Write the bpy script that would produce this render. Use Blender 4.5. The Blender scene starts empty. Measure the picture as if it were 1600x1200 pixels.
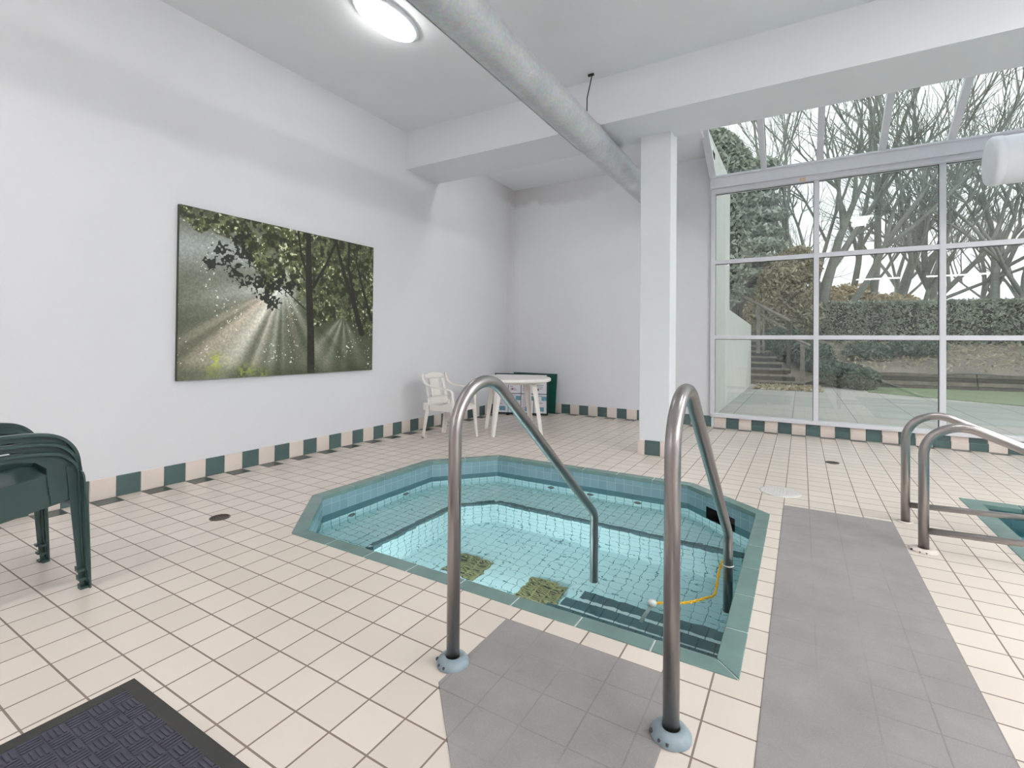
import bpy, bmesh, math, random
import numpy as np
from mathutils import Vector, Matrix
PI = math.pi
R = random.Random(7)
sc = bpy.context.scene
COL = sc.collection

# ------------------------------------------------------------------ camera, world, exposure
cam = bpy.data.cameras.new('camera')
cam.sensor_fit = 'HORIZONTAL'; cam.sensor_width = 36.0
cam.lens = 761.6 / 1600 * 36.0
cam.shift_x = 0.0
cam.shift_y = -(600 - 526.9) / 1600
cam.clip_start = 0.05; cam.clip_end = 500
camo = bpy.data.objects.new('camera', cam); COL.objects.link(camo)
right = Vector((0.85988239, 0.5104052, 0.00942374)); up = Vector((-0.00305089, -0.01332167, 0.99990661)); fwd = Vector((-0.51048307, 0.85983084, 0.00989788))
m = Matrix((right, up, -fwd)).transposed().to_4x4()
m.translation = Vector((4.4278, 0.0, 1.1884))
camo.matrix_world = m
sc.camera = camo
sc.view_settings.view_transform = 'Standard'; sc.view_settings.look = 'None'
sc.view_settings.gamma = 1.0; sc.view_settings.use_curve_mapping = False
sc.view_settings.exposure = 1.14
sc.cycles.max_bounces = 14; sc.cycles.diffuse_bounces = 6; sc.cycles.glossy_bounces = 5
sc.cycles.transmission_bounces = 10; sc.cycles.transparent_max_bounces = 16
sc.cycles.sample_clamp_indirect = 4.0
sc.cycles.use_denoising = True
world = bpy.data.worlds.new('overcast_sky'); sc.world = world; world.use_nodes = True
wn = world.node_tree; wn.nodes.clear()
wo = wn.nodes.new('ShaderNodeOutputWorld'); wb = wn.nodes.new('ShaderNodeBackground')
wtc = wn.nodes.new('ShaderNodeTexCoord'); wnoi = wn.nodes.new('ShaderNodeTexNoise'); wr = wn.nodes.new('ShaderNodeValToRGB')
wnoi.inputs['Scale'].default_value = 2.2; wnoi.inputs['Detail'].default_value = 3
wr.color_ramp.elements[0].position = 0.3; wr.color_ramp.elements[0].color = (0.50, 0.54, 0.555, 1)
wr.color_ramp.elements[1].position = 0.75; wr.color_ramp.elements[1].color = (0.63, 0.655, 0.66, 1)
wn.links.new(wtc.outputs['Generated'], wnoi.inputs['Vector']); wn.links.new(wnoi.outputs['Fac'], wr.inputs['Fac'])
wn.links.new(wr.outputs['Color'], wb.inputs['Color']); wn.links.new(wb.outputs['Background'], wo.inputs['Surface'])
wb.inputs['Strength'].default_value = 1.08

FILL_LAMP = 40.0      # strength of the unseen panels added to light the hall

# ------------------------------------------------------------------ materials
def s2l(c):
    c = c / 255.0
    return c / 12.92 if c <= 0.04045 else ((c + 0.055) / 1.055) ** 2.4
def rgb(r, g, b): return (s2l(r), s2l(g), s2l(b), 1.0)
class NT:
    def __init__(s, name):
        s.m = bpy.data.materials.new(name); s.m.use_nodes = True; s.t = s.m.node_tree; s.t.nodes.clear()
        s.out = s.n('ShaderNodeOutputMaterial')
    def n(s, ty, **kw):
        nd = s.t.nodes.new(ty)
        for k, v in kw.items():
            if hasattr(nd, k): setattr(nd, k, v)
            else: nd.inputs[k.replace('_', ' ')].default_value = v
        return nd
    def l(s, a, b): s.t.links.new(a, b)
    def math(s, op, a, b=None, c=None):
        nd = s.n('ShaderNodeMath', operation=op)
        for i, v in enumerate((a, b, c)):
            if v is None: continue
            if hasattr(v, 'default_value') or hasattr(v, 'is_linked'): s.l(v, nd.inputs[i])
            else: nd.inputs[i].default_value = v
        return nd.outputs[0]
    def mix(s, fac, a, b, blend='MIX'):
        nd = s.n('ShaderNodeMixRGB', blend_type=blend)
        for i, v in enumerate((fac, a, b)):
            if hasattr(v, 'is_linked'): s.l(v, nd.inputs[i])
            else: nd.inputs[i].default_value = v
        return nd.outputs[0]
    def ramp(s, fac, stops):
        nd = s.n('ShaderNodeValToRGB'); e = nd.color_ramp.elements
        while len(e) < len(stops): e.new(0.5)
        for i, (p, c) in enumerate(stops): e[i].position = p; e[i].color = c if len(c) == 4 else (*c, 1)
        s.l(fac, nd.inputs[0]); return nd.outputs[0]
    def noise(s, vec, scale, detail=3, rough=0.5, out='Fac'):
        nd = s.n('ShaderNodeTexNoise'); nd.inputs['Scale'].default_value = scale; nd.inputs['Detail'].default_value = detail
        nd.inputs['Roughness'].default_value = rough
        if vec is not None: s.l(vec, nd.inputs['Vector'])
        return nd.outputs[out]
    def pos(s): return s.n('ShaderNodeNewGeometry').outputs['Position']
    def bump(s, h, strength=0.3, dist=0.01):
        nd = s.n('ShaderNodeBump'); nd.inputs['Strength'].default_value = strength; nd.inputs['Distance'].default_value = dist
        s.l(h, nd.inputs['Height']); return nd.outputs[0]
    def pr(s, col, rough=0.5, metal=0.0, normal=None, spec=0.5, **kw):
        b = s.n('ShaderNodeBsdfPrincipled')
        for k, v in (('Base Color', col), ('Roughness', rough), ('Metallic', metal), ('Specular IOR Level', spec)):
            if hasattr(v, 'is_linked'): s.l(v, b.inputs[k])
            else: b.inputs[k].default_value = v
        for k, v in kw.items(): b.inputs[k.replace('_', ' ')].default_value = v
        if normal is not None: s.l(normal, b.inputs['Normal'])
        s.l(b.outputs[0], s.out.inputs['Surface']); return b
MATS = {}
def plain(name, c, rough=0.5, metal=0.0, var=0.06, scale=6.0, bump=0.0, spec=0.5):
    if name in MATS: return MATS[name]
    t = NT(name)
    oc = t.n('ShaderNodeTexCoord').outputs['Object']
    f = t.noise(oc, scale, 4)
    a = tuple(min(1, x * (1 - var)) for x in c[:3]) + (1,); b = tuple(min(1, x * (1 + var)) for x in c[:3]) + (1,)
    col = t.ramp(f, [(0.3, a), (0.7, b)])
    nm = t.bump(t.noise(oc, scale * 12, 2), bump, 0.003) if bump else None
    t.pr(col, rough, metal, nm, spec)
    MATS[name] = t.m; return t.m

def grid_tile(name, c1, c2, mortar, size_u, size_v, msize, rough=0.3, off=(0, 0), uv=False, noise_amt=0.12, bump=0.25, spec=0.5):
    t = NT(name)
    vec = t.n('ShaderNodeUVMap').outputs[0] if uv else t.pos()
    mp = t.n('ShaderNodeMapping'); t.l(vec, mp.inputs['Vector']); mp.inputs['Location'].default_value = (off[0], off[1], 0)
    br = t.n('ShaderNodeTexBrick'); t.l(mp.outputs[0], br.inputs['Vector'])
    br.offset = 0.0; br.squash = 1.0
    br.inputs['Scale'].default_value = 1.0; br.inputs['Brick Width'].default_value = size_u; br.inputs['Row Height'].default_value = size_v
    br.inputs['Mortar Size'].default_value = msize; br.inputs['Mortar Smooth'].default_value = 0.15
    br.inputs['Color1'].default_value = c1; br.inputs['Color2'].default_value = c2; br.inputs['Mortar'].default_value = mortar
    n1 = t.noise(vec, 3.0, 4)
    col = t.mix(t.math('MULTIPLY', n1, noise_amt), br.outputs['Color'], (c1[0] * .62, c1[1] * .58, c1[2] * .55, 1))
    h = t.math('SUBTRACT', 1.0, br.outputs['Fac'])
    nm = t.bump(h, bump, 0.004)
    rr = t.math('ADD', t.math('MULTIPLY', br.outputs['Fac'], 0.5), rough)
    t.pr(col, rr, 0.0, nm, spec)
    return t.m

T = 0.16; Y0 = 0.0434
M = {}
M['floor'] = grid_tile('beige_floor_tile', rgb(224, 214, 205), rgb(214, 204, 194), rgb(122, 108, 102), T, T, 0.0035, 0.30, (0, -Y0), noise_amt=0.22)
def mk_paint(name, c, stains=False, rough=0.6):
    t = NT(name); p = t.pos()
    n1 = t.noise(p, 1.2, 4); 
    col = t.ramp(n1, [(0.3, tuple(x * .97 for x in c[:3])), (0.7, c)])
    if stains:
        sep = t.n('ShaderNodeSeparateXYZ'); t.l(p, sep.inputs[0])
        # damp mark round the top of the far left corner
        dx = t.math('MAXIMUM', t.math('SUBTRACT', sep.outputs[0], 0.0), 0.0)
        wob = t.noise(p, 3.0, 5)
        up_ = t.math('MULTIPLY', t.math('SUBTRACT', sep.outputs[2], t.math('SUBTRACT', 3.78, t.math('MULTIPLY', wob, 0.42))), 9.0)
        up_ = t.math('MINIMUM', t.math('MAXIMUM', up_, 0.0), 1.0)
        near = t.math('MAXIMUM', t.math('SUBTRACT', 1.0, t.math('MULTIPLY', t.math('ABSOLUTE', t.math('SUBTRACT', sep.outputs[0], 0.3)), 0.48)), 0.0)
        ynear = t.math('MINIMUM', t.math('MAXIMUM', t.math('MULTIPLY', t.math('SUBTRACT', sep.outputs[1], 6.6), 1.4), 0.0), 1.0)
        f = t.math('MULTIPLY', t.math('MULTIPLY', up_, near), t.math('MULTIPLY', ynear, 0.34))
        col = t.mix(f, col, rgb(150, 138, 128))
        # brown runs down the corner
        cor = t.math('ADD', t.math('ABSOLUTE', sep.outputs[0]), t.math('ABSOLUTE', t.math('SUBTRACT', 7.32, sep.outputs[1])))
        run = t.math('MAXIMUM', t.math('SUBTRACT', 1.0, t.math('MULTIPLY', cor, 3.2)), 0.0)
        mpn = t.n('ShaderNodeMapping'); t.l(p, mpn.inputs[0]); mpn.inputs['Scale'].default_value = (6, 6, 0.5)
        rn = t.noise(mpn.outputs[0], 2.0, 4)
        col = t.mix(t.math('MULTIPLY', t.math('MULTIPLY', run, rn), 0.30), col, rgb(176, 160, 148))
    nm = t.bump(t.noise(p, 60, 3), 0.12, 0.002)
    t.pr(col, rough, 0, nm, 0.25)
    return t.m
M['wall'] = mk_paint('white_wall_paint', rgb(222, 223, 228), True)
M['paint'] = mk_paint('white_beam_paint', rgb(226, 229, 234))
M['ceil'] = mk_paint('white_ceiling_paint', rgb(232, 234, 238))
M['frame'] = plain('white_aluminium_frame', rgb(214, 215, 222), 0.35, 0.0, 0.02)
M['gasket'] = plain('black_window_gasket', rgb(60, 62, 64), 0.6)
M['green_tile'] = plain('dark_green_glazed_tile', rgb(76, 99, 98), 0.22, 0, 0.10, 5)
M['cream_tile'] = plain('cream_glazed_tile', rgb(222, 210, 202), 0.28, 0, 0.04, 5)
M['grout'] = plain('grout', rgb(190, 182, 176), 0.8)
M['dark_floor_tile'] = plain('dark_green_floor_tile', rgb(62, 72, 70), 0.3, 0, 0.10, 5)
M['coping'] = plain('sage_green_coping_tile', rgb(106, 132, 128), 0.25, 0, 0.10, 7, 0.08)
M['coping_joint'] = plain('pale_coping_joint', rgb(196, 200, 196), 0.7)
M['poolwall'] = grid_tile('blue_grey_pool_wall_tile', rgb(128, 158, 168), rgb(116, 148, 158), rgb(150, 172, 176), 0.08, 0.0753, 0.0016, 0.22, (0, 0), True, 0.15, 0.1)
M['poolband'] = grid_tile('teal_pool_band_tile', rgb(62, 100, 108), rgb(70, 108, 114), rgb(30, 56, 66), 0.08, 0.0753, 0.002, 0.25, (0, 0), True, 0.15, 0.1)
M['poollight'] = grid_tile('pale_aqua_pool_tile', rgb(204, 228, 230), rgb(194, 222, 226), rgb(66, 118, 130), 0.08, 0.0753, 0.0028, 0.3, (0, 0), True, 0.1, 0.1)
M['poolfloor'] = grid_tile('pale_aqua_pool_floor_tile', rgb(204, 228, 230), rgb(194, 222, 226), rgb(66, 118, 130), 0.08, 0.08, 0.0022, 0.3, (0, 0), True, 0.1, 0.1)
M['steptile'] = grid_tile('dark_teal_step_tile', rgb(52, 92, 100), rgb(60, 100, 108), rgb(24, 48, 56), 0.08, 0.08, 0.0024, 0.3, (0, 0), True, 0.1, 0.1)
M['stripe'] = grid_tile('white_step_stripe_tile', rgb(240, 246, 246), rgb(232, 242, 244), rgb(44, 80, 90), 0.08, 1.0, 0.0024, 0.3, (0, 0.5), True, 0.1, 0.1)

def steel(name, c, rough):
    t = NT(name); oc = t.n('ShaderNodeTexCoord').outputs['Object']
    mp = t.n('ShaderNodeMapping'); t.l(oc, mp.inputs[0]); mp.inputs['Scale'].default_value = (3, 3, 60)
    f = t.noise(mp.outputs[0], 3, 4); g = t.noise(oc, 9, 4)
    col = t.mix(t.math('MULTIPLY', g, 0.35), c, tuple(x * .72 for x in c[:3]) + (1,))
    t.pr(col, t.math('ADD', t.math('MULTIPLY', f, 0.14), rough), 1.0, t.bump(f, 0.03, 0.001))
    return t.m
M['steel'] = steel('brushed_stainless_steel', rgb(172, 167, 166), 0.24)
M['galv'] = None
def galv():
    t = NT('galvanised_duct_steel'); oc = t.n('ShaderNodeTexCoord').outputs['Object']
    f = t.noise(oc, 5, 6, 0.6); g = t.noise(oc, 42, 2)
    v = t.n('ShaderNodeTexVoronoi'); v.inputs['Scale'].default_value = 60; t.l(oc, v.inputs['Vector'])
    col = t.ramp(f, [(0.3, rgb(188, 192, 196)), (0.7, rgb(212, 215, 218))])
    col = t.mix(0.12, col, v.outputs['Color'])
    col = t.mix(0.10, col, rgb(180, 184, 188))
    t.pr(col, 0.45, 0.45, t.bump(g, 0.05, 0.002)); return t.m
M['galv'] = galv()
M['whiteduct'] = plain('white_painted_duct', rgb(226, 228, 234), 0.4, 0, 0.02)
M['rod'] = plain('dark_threaded_rod', rgb(60, 58, 56), 0.5, 0.6)
M['green_plastic'] = plain('dark_green_plastic', rgb(50, 72, 70), 0.33, 0, 0.10, 8, 0.05)
M['white_plastic'] = plain('white_plastic', rgb(228, 224, 220), 0.38, 0, 0.03, 8)
def coat():
    t = NT('grey_anti_slip_coating'); p = t.pos()
    mp = t.n('ShaderNodeMapping'); t.l(p, mp.inputs['Vector']); mp.inputs['Location'].default_value = (0, -Y0, 0)
    br = t.n('ShaderNodeTexBrick'); t.l(mp.outputs[0], br.inputs['Vector']); br.offset = 0; br.squash = 1
    for k, v in (('Scale', 1.0), ('Brick Width', T), ('Row Height', T), ('Mortar Size', 0.004), ('Mortar Smooth', 0.6)): br.inputs[k].default_value = v
    gf = t.noise(p, 4, 5, 0.6); msk = t.ramp(t.noise(p, 1.7, 3), [(0.40, (0, 0, 0)), (0.62, (1, 1, 1))])
    col = t.ramp(gf, [(0.25, rgb(132, 128, 128)), (0.75, rgb(152, 148, 148))])
    col = t.mix(t.math('MULTIPLY', t.math('MULTIPLY', br.outputs['Fac'], msk), 0.36), col, rgb(96, 90, 88))
    sp = t.ramp(t.noise(p, 260, 2), [(0.45, (0, 0, 0)), (0.75, (1, 1, 1))])
    col = t.mix(t.math('MULTIPLY', sp, 0.18), col, rgb(190, 186, 184))
    t.pr(col, 0.62, 0, t.bump(t.noise(p, 320, 2), 0.35, 0.002), 0.35); return t.m
M['coating'] = coat()
M['rubber'] = plain('black_rubber_mat_border', rgb(52, 52, 50), 0.7, 0, 0.1, 20, 0.2)
M['matpile'] = plain('dark_navy_ribbed_mat', rgb(66, 66, 80), 0.75, 0, 0.12, 30, 0.2)
M['drain'] = plain('aged_drain_metal', rgb(108, 98, 92), 0.4, 0.7, 0.25, 40)
M['draindark'] = plain('drain_slot_black', rgb(34, 32, 30), 0.8)
M['cover'] = plain('white_access_cover', rgb(206, 204, 202), 0.55, 0, 0.04)
M['black'] = plain('matt_black', rgb(32, 34, 36), 0.7)
M['grate'] = plain('brown_green_drain_grate', rgb(142, 138, 92), 0.6, 0, 0.2, 40)
M['gratedark'] = plain('drain_grate_dark', rgb(44, 56, 52), 0.8)
M['yellow'] = plain('yellow_cord', rgb(236, 186, 20), 0.6)
M['clearplastic'] = plain('milky_plastic', rgb(206, 212, 208), 0.3)
M['flange'] = plain('blue_grey_flange', rgb(136, 152, 160), 0.4, 0, 0.12, 30)
M['flangewhite'] = plain('white_flange', rgb(216, 204, 198), 0.4, 0, 0.05, 30)
M['chip'] = plain('chipped_paint_dark', rgb(58, 60, 64), 0.6)
M['boardwhite'] = plain('white_notice_paper', rgb(214, 214, 222), 0.5, 0, 0.02)
M['boardframe'] = plain('dark_teal_board', rgb(22, 44, 46), 0.5)
M['boardgreen'] = plain('bottle_green_board', rgb(4, 78, 66), 0.5)
M['ink'] = plain('grey_print', rgb(110, 104, 108), 0.6)
M['inkblue'] = plain('blue_print', rgb(104, 150, 168), 0.6, 0, 0.2, 60)
M['inkred'] = plain('red_print', rgb(150, 84, 88), 0.6)
M['rust'] = plain('orange_rust_stain', rgb(214, 190, 164), 0.8, 0, 0.2, 60)
M['wood'] = plain('weathered_grey_wood', rgb(126, 120, 112), 0.8, 0, 0.25, 8, 0.2)
M['wooddark'] = plain('dark_stained_wood', rgb(74, 72, 68), 0.8, 0, 0.25, 8, 0.2)
M['stucco'] = plain('pale_stucco', rgb(212, 211, 206), 0.8, 0, 0.04, 3, 0.1)
M['paving'] = grid_tile('pale_concrete_paving', rgb(186, 186, 182), rgb(176, 176, 172), rgb(128, 128, 124), 0.9, 0.9, 0.008, 0.7, (0.2, 0.3), noise_amt=0.4)
def leafy(name, a, b, scale=2.0, rough=0.75):
    t = NT(name); p = t.pos(); n1 = t.noise(p, scale, 4, 0.7); n2 = t.noise(p, 37, 2)
    col = t.ramp(t.math('ADD', t.math('MULTIPLY', n1, 0.5), t.math('MULTIPLY', n2, 0.5)), [(0.35, a), (0.65, b)])
    t.pr(col, rough, 0, None, 0.2); return t.m
M['earth'] = leafy('leaf_littered_earth', rgb(112, 108, 100), rgb(160, 152, 142), 1.3)
M['lawn'] = leafy('mossy_lawn', rgb(104, 122, 96), rgb(126, 142, 112), 0.6)
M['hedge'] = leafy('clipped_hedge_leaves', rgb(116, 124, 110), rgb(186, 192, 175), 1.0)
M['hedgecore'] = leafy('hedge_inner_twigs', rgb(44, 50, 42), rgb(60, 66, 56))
M['cedar'] = leafy('grey_green_cedar_needles', rgb(150, 160, 146), rgb(206, 212, 202), 0.7)
M['conifer'] = leafy('mid_green_conifer_needles', rgb(136, 143, 130), rgb(176, 182, 168), 0.7)
M['tan'] = leafy('dry_tan_leaves', rgb(180, 164, 132), rgb(222, 206, 174), 1.2)
M['brownshrub'] = leafy('brown_and_cream_leaves', rgb(110, 100, 84), rgb(206, 200, 172), 3.0)
M['juniper'] = leafy('blue_green_juniper', rgb(80, 96, 86), rgb(128, 142, 128), 2.0)
M['bark'] = leafy('grey_bark', rgb(116, 118, 112), rgb(160, 162, 154), 1.5)
M['litter'] = leafy('fallen_pale_leaves', rgb(150, 140, 120), rgb(200, 190, 166), 3.0)

def glass(name, tint, refl=1.0):
    t = NT(name)
    tr = t.n('ShaderNodeBsdfTransparent'); tr.inputs[0].default_value = tint
    gl = t.n('ShaderNodeBsdfGlossy'); gl.inputs['Roughness'].default_value = 0.0; gl.inputs[0].default_value = (0.93, 1.0, 0.95, 1)
    fr = t.n('ShaderNodeFresnel'); fr.inputs[0].default_value = 1.5
    f = t.math('MINIMUM', t.math('MULTIPLY', fr.outputs[0], refl), 1.0)
    mx = t.n('ShaderNodeMixShader'); t.l(f, mx.inputs[0]); t.l(tr.outputs[0], mx.inputs[1]); t.l(gl.outputs[0], mx.inputs[2])
    t.l(mx.outputs[0], t.out.inputs[0]); return t.m
M['glass'] = glass('window_glass', (0.93, 0.955, 0.935, 1), 3.0)
M['roofglass'] = glass('roof_glass', (0.92, 0.95, 0.93, 1), 1.5)
def water(name, tint, sc_, strength):
    t = NT(name); p = t.pos()
    mp = t.n('ShaderNodeMapping'); t.l(p, mp.inputs[0]); mp.inputs['Scale'].default_value = (1.0, 1.0, 1.0)
    h = t.math('ADD', t.noise(mp.outputs[0], sc_, 2, 0.5), t.math('MULTIPLY', t.noise(mp.outputs[0], sc_ * 2.6, 2), 0.35))
    nm = t.bump(h, strength, 0.02)
    g = t.n('ShaderNodeBsdfGlass'); g.inputs['IOR'].default_value = 1.333; g.inputs['Roughness'].default_value = 0.0; g.inputs['Color'].default_value = tint
    t.l(nm, g.inputs['Normal']); t.l(g.outputs[0], t.out.inputs[0]); return t.m
M['water'] = water('clear_pool_water', (0.88, 0.985, 0.99, 1), 4.2, 0.34)
M['water2'] = water('deep_pool_water', (0.70, 0.92, 0.95, 1), 5.0, 0.12)
def emis(name, c, s):
    t = NT(name); e = t.n('ShaderNodeEmission'); e.inputs[0].default_value = c; e.inputs[1].default_value = s
    t.l(e.outputs[0], t.out.inputs[0]); return t.m
M['poolfill'] = emis('added_underwater_fill', (0.95, 1.0, 0.985, 1), 115.0)  # glow of the lamp added out of view inside the spa
M['lampdim'] = emis('softly_lit_lamp_diffuser', (1.0, 0.985, 0.94, 1), 8.0)
M['fillmid'] = emis('medium_added_fill_diffuser', (1.0, 0.985, 0.96, 1), 12.5)  # used only by panels added out of view for fill
M['lamp'] = emis('added_fill_diffuser', (1.0, 0.985, 0.96, 1), FILL_LAMP)  # brightest of the added out-of-view panels

# ------------------------------------------------------------------ geometry helpers
def ucirc(n, r, ph=0): return [(r * math.cos(ph + 2 * PI * i / n), r * math.sin(ph + 2 * PI * i / n)) for i in range(n)]
def bx(bm, x0, x1, y0, y1, z0, z1, mi=0, mat=None):
    vs = [bm.verts.new((mat @ Vector(p)) if mat else p) for p in ((x0,y0,z0),(x1,y0,z0),(x1,y1,z0),(x0,y1,z0),(x0,y0,z1),(x1,y0,z1),(x1,y1,z1),(x0,y1,z1))]
    fs = []
    for q in ((0,3,2,1),(4,5,6,7),(0,1,5,4),(1,2,6,5),(2,3,7,6),(3,0,4,7)):
        f = bm.faces.new([vs[i] for i in q]); f.material_index = mi; fs.append(f)
    return fs
def quad(bm, pts, mi=0):
    f = bm.faces.new([bm.verts.new(p) for p in pts]); f.material_index = mi; return f
def tube(bm, pts, rad, n=16, mi=0, caps=True, smooth=True):
    pts = [Vector(p) for p in pts]
    rads = rad if isinstance(rad, (list, tuple)) else [rad] * len(pts)
    rings = []; prev = None
    for i, p in enumerate(pts):
        if i == 0: d = pts[1] - pts[0]
        elif i == len(pts) - 1: d = pts[-1] - pts[-2]
        else: d = (pts[i + 1] - pts[i]).normalized() + (pts[i] - pts[i - 1]).normalized()
        d.normalize()
        if prev is None:
            a = Vector((0, 0, 1)) if abs(d.z) < 0.9 else Vector((1, 0, 0)); u = d.cross(a).normalized()
        else:
            u = (prev - d * prev.dot(d)); u = u.normalized() if u.length > 1e-6 else d.orthogonal().normalized()
        prev = u; v = d.cross(u)
        rings.append([bm.verts.new(p + (u * math.cos(2 * PI * k / n) + v * math.sin(2 * PI * k / n)) * rads[i]) for k in range(n)])
    for a, b in zip(rings, rings[1:]):
        for k in range(n):
            f = bm.faces.new((a[k], a[(k + 1) % n], b[(k + 1) % n], b[k])); f.smooth = smooth; f.material_index = mi
    if caps:
        f = bm.faces.new(list(reversed(rings[0]))); f.material_index = mi
        f = bm.faces.new(rings[-1]); f.material_index = mi
def lathe(bm, prof, n=32, c=(0, 0, 0), mi=0, smooth=True, sx=1, sy=1):
    rings = []
    for r, z in prof:
        if r < 1e-6: rings.append([bm.verts.new((c[0], c[1], c[2] + z))])
        else: rings.append([bm.verts.new((c[0] + r * sx * math.cos(2 * PI * k / n), c[1] + r * sy * math.sin(2 * PI * k / n), c[2] + z)) for k in range(n)])
    for a, b in zip(rings, rings[1:]):
        for k in range(n):
            k2 = (k + 1) % n
            if len(a) == 1 and len(b) == 1: continue
            if len(a) == 1: f = bm.faces.new((a[0], b[k2], b[k]))
            elif len(b) == 1: f = bm.faces.new((a[k], a[k2], b[0]))
            else: f = bm.faces.new((a[k], a[k2], b[k2], b[k]))
            f.smooth = smooth; f.material_index = mi
def prism(bm, poly, z0, z1, mi=0):
    lo = [bm.verts.new((x, y, z0)) for x, y in poly]; hi = [bm.verts.new((x, y, z1)) for x, y in poly]
    n = len(poly)
    for f in (bm.faces.new(list(reversed(lo))), bm.faces.new(hi)): f.material_index = mi
    for i in range(n):
        f = bm.faces.new((lo[i], lo[(i + 1) % n], hi[(i + 1) % n], hi[i])); f.material_index = mi
def fillet(pts, rads, n=10):
    pts = [Vector(p) for p in pts]; out = [pts[0]]
    for i in range(1, len(pts) - 1):
        p, a, b = pts[i], pts[i - 1], pts[i + 1]; r = rads[i - 1]
        d1 = (a - p).normalized(); d2 = (b - p).normalized(); ang = d1.angle(d2)
        t = r / math.tan(ang / 2); c = p + (d1 + d2).normalized() * (r / math.sin(ang / 2))
        s = p + d1 * t - c; e = p + d2 * t - c; tot = s.angle(e); ax = s.cross(e).normalized()
        for k in range(n + 1): out.append(c + Matrix.Rotation(tot * k / n, 3, ax) @ s)
    out.append(pts[-1]); return out
def inset(poly, d):
    n = len(poly); out = []
    area = sum(poly[i][0] * poly[(i + 1) % n][1] - poly[(i + 1) % n][0] * poly[i][1] for i in range(n))
    sg = 1 if area > 0 else -1
    L = []
    for i in range(n):
        a = Vector(poly[i]); b = Vector(poly[(i + 1) % n]); e = (b - a).normalized(); nrm = Vector((-e.y, e.x)) * sg
        L.append((a + nrm * d, e))
    for i in range(n):
        (p, e), (q, g) = L[i - 1], L[i]
        den = e.x * g.y - e.y * g.x
        t = ((q - p).x * g.y - (q - p).y * g.x) / den
        out.append(tuple(p + e * t))
    return out
def obj(name, bm, mats, parent=None, bevel=0.0, seg=2, autosmooth=False):
    bm.normal_update()
    me = bpy.data.meshes.new(name); bm.to_mesh(me); bm.free()
    for mt in (mats if isinstance(mats, (list, tuple)) else [mats]): me.materials.append(mt)
    o = bpy.data.objects.new(name, me); COL.objects.link(o)
    if parent is not None: o.parent = parent
    if bevel:
        md = o.modifiers.new('edge_bevel', 'BEVEL'); md.width = bevel; md.segments = seg; md.limit_method = 'ANGLE'; md.angle_limit = math.radians(35)
    return o
def fixn(bm): bmesh.ops.recalc_face_normals(bm, faces=bm.faces[:]); return bm
def tag(o, label=None, cat=None, group=None, kind=None):
    if label: o['label'] = label
    if cat: o['category'] = cat
    if group: o['group'] = group
    if kind: o['kind'] = kind
    return o
def thing(name, label, cat, loc=(0, 0, 0), rz=0.0, group=None):
    o = bpy.data.objects.new(name, None); COL.objects.link(o); o.location = loc; o.rotation_euler = (0, 0, rz)
    o.empty_display_size = 0.1
    return tag(o, label, cat, group)
def struct(name, bm, mats, label=None, cat=None, parent=None, bevel=0):
    o = obj(name, bm, mats, parent, bevel)
    if parent is None: tag(o, label, cat, None, 'structure')
    return o
def B(): return bmesh.new()
def copy_tree(o, parent=None):
    c = o.copy(); COL.objects.link(c)
    if parent is not None: c.parent = parent
    for ch in [x for x in bpy.data.objects if x.parent == o]: copy_tree(ch, c)
    return c
def set_uv(bm, fn):
    uv = bm.loops.layers.uv.verify()
    for f in bm.faces:
        for l in f.loops: l[uv].uv = fn(f, l.vert.co)

# ------------------------------------------------------------------ room shell
XR, YB, YW, ZC = 11.5, -11.0, 7.5, 3.9
COP = [(1.215, 2.44), (1.215, 3.78), (1.70, 4.345), (3.64, 4.375), (4.243, 3.87), (4.243, 1.905), (1.74, 1.895)]   # spa coping, outer edge
P2 = [(5.49, 5.09), (9.8, 5.09), (9.8, 1.3), (5.49, 1.3)]
bm = B()
def loop_edges(bm, pts, z=0.0):
    vs = [bm.verts.new((x, y, z)) for x, y in pts]
    return [bm.edges.new((vs[i], vs[(i + 1) % len(vs)])) for i in range(len(vs))]
ed = loop_edges(bm, [(0, YB), (XR, YB), (XR, YW), (0, YW)]) + loop_edges(bm, COP) + loop_edges(bm, P2)
bmesh.ops.triangle_fill(bm, use_beauty=True, use_dissolve=False, edges=ed)
for f in bm.faces:
    if f.normal.z < 0: f.normal_flip()
struct('floor', bm, M['floor'], 'beige square tiled pool hall floor', 'floor')

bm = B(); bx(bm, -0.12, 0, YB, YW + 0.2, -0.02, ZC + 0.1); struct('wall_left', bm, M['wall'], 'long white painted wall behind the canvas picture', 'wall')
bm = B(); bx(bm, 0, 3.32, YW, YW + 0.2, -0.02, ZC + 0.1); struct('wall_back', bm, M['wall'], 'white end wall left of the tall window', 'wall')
bm = B(); bx(bm, 0, XR, YB - 0.12, YB, -0.02, ZC + 0.1); struct('wall_front', bm, M['paint'], 'white wall behind the camera', 'wall')
bm = B(); bx(bm, XR, XR + 0.12, YB, YW + 0.2, -0.02, ZC + 1.3); struct('wall_right', bm, M['paint'], 'white wall beyond the second pool', 'wall')
bm = B(); bx(bm, -0.12, XR + 0.12, YB, 5.38, ZC, ZC + 0.12); bx(bm, -0.12, 3.32, 5.38, YW + 0.2, ZC, ZC + 0.12)
struct('ceiling', bm, M['ceil'], 'flat white painted ceiling', 'ceiling')
bm = B(); bx(bm, 0, XR, 4.72, 5.38, 3.42, ZC); bx(bm, 3.32, XR, 5.20, 5.38, ZC, 4.95)
struct('ceiling_beam', bm, M['paint'], 'deep white beam crossing the ceiling above the column', 'beam')
bm = B(); bx(bm, 2.925, 3.248, 5.225, 5.50, 0, 3.46); struct('column', bm, M['paint'], 'square white column standing behind the spa', 'column', bevel=0.008)

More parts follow.
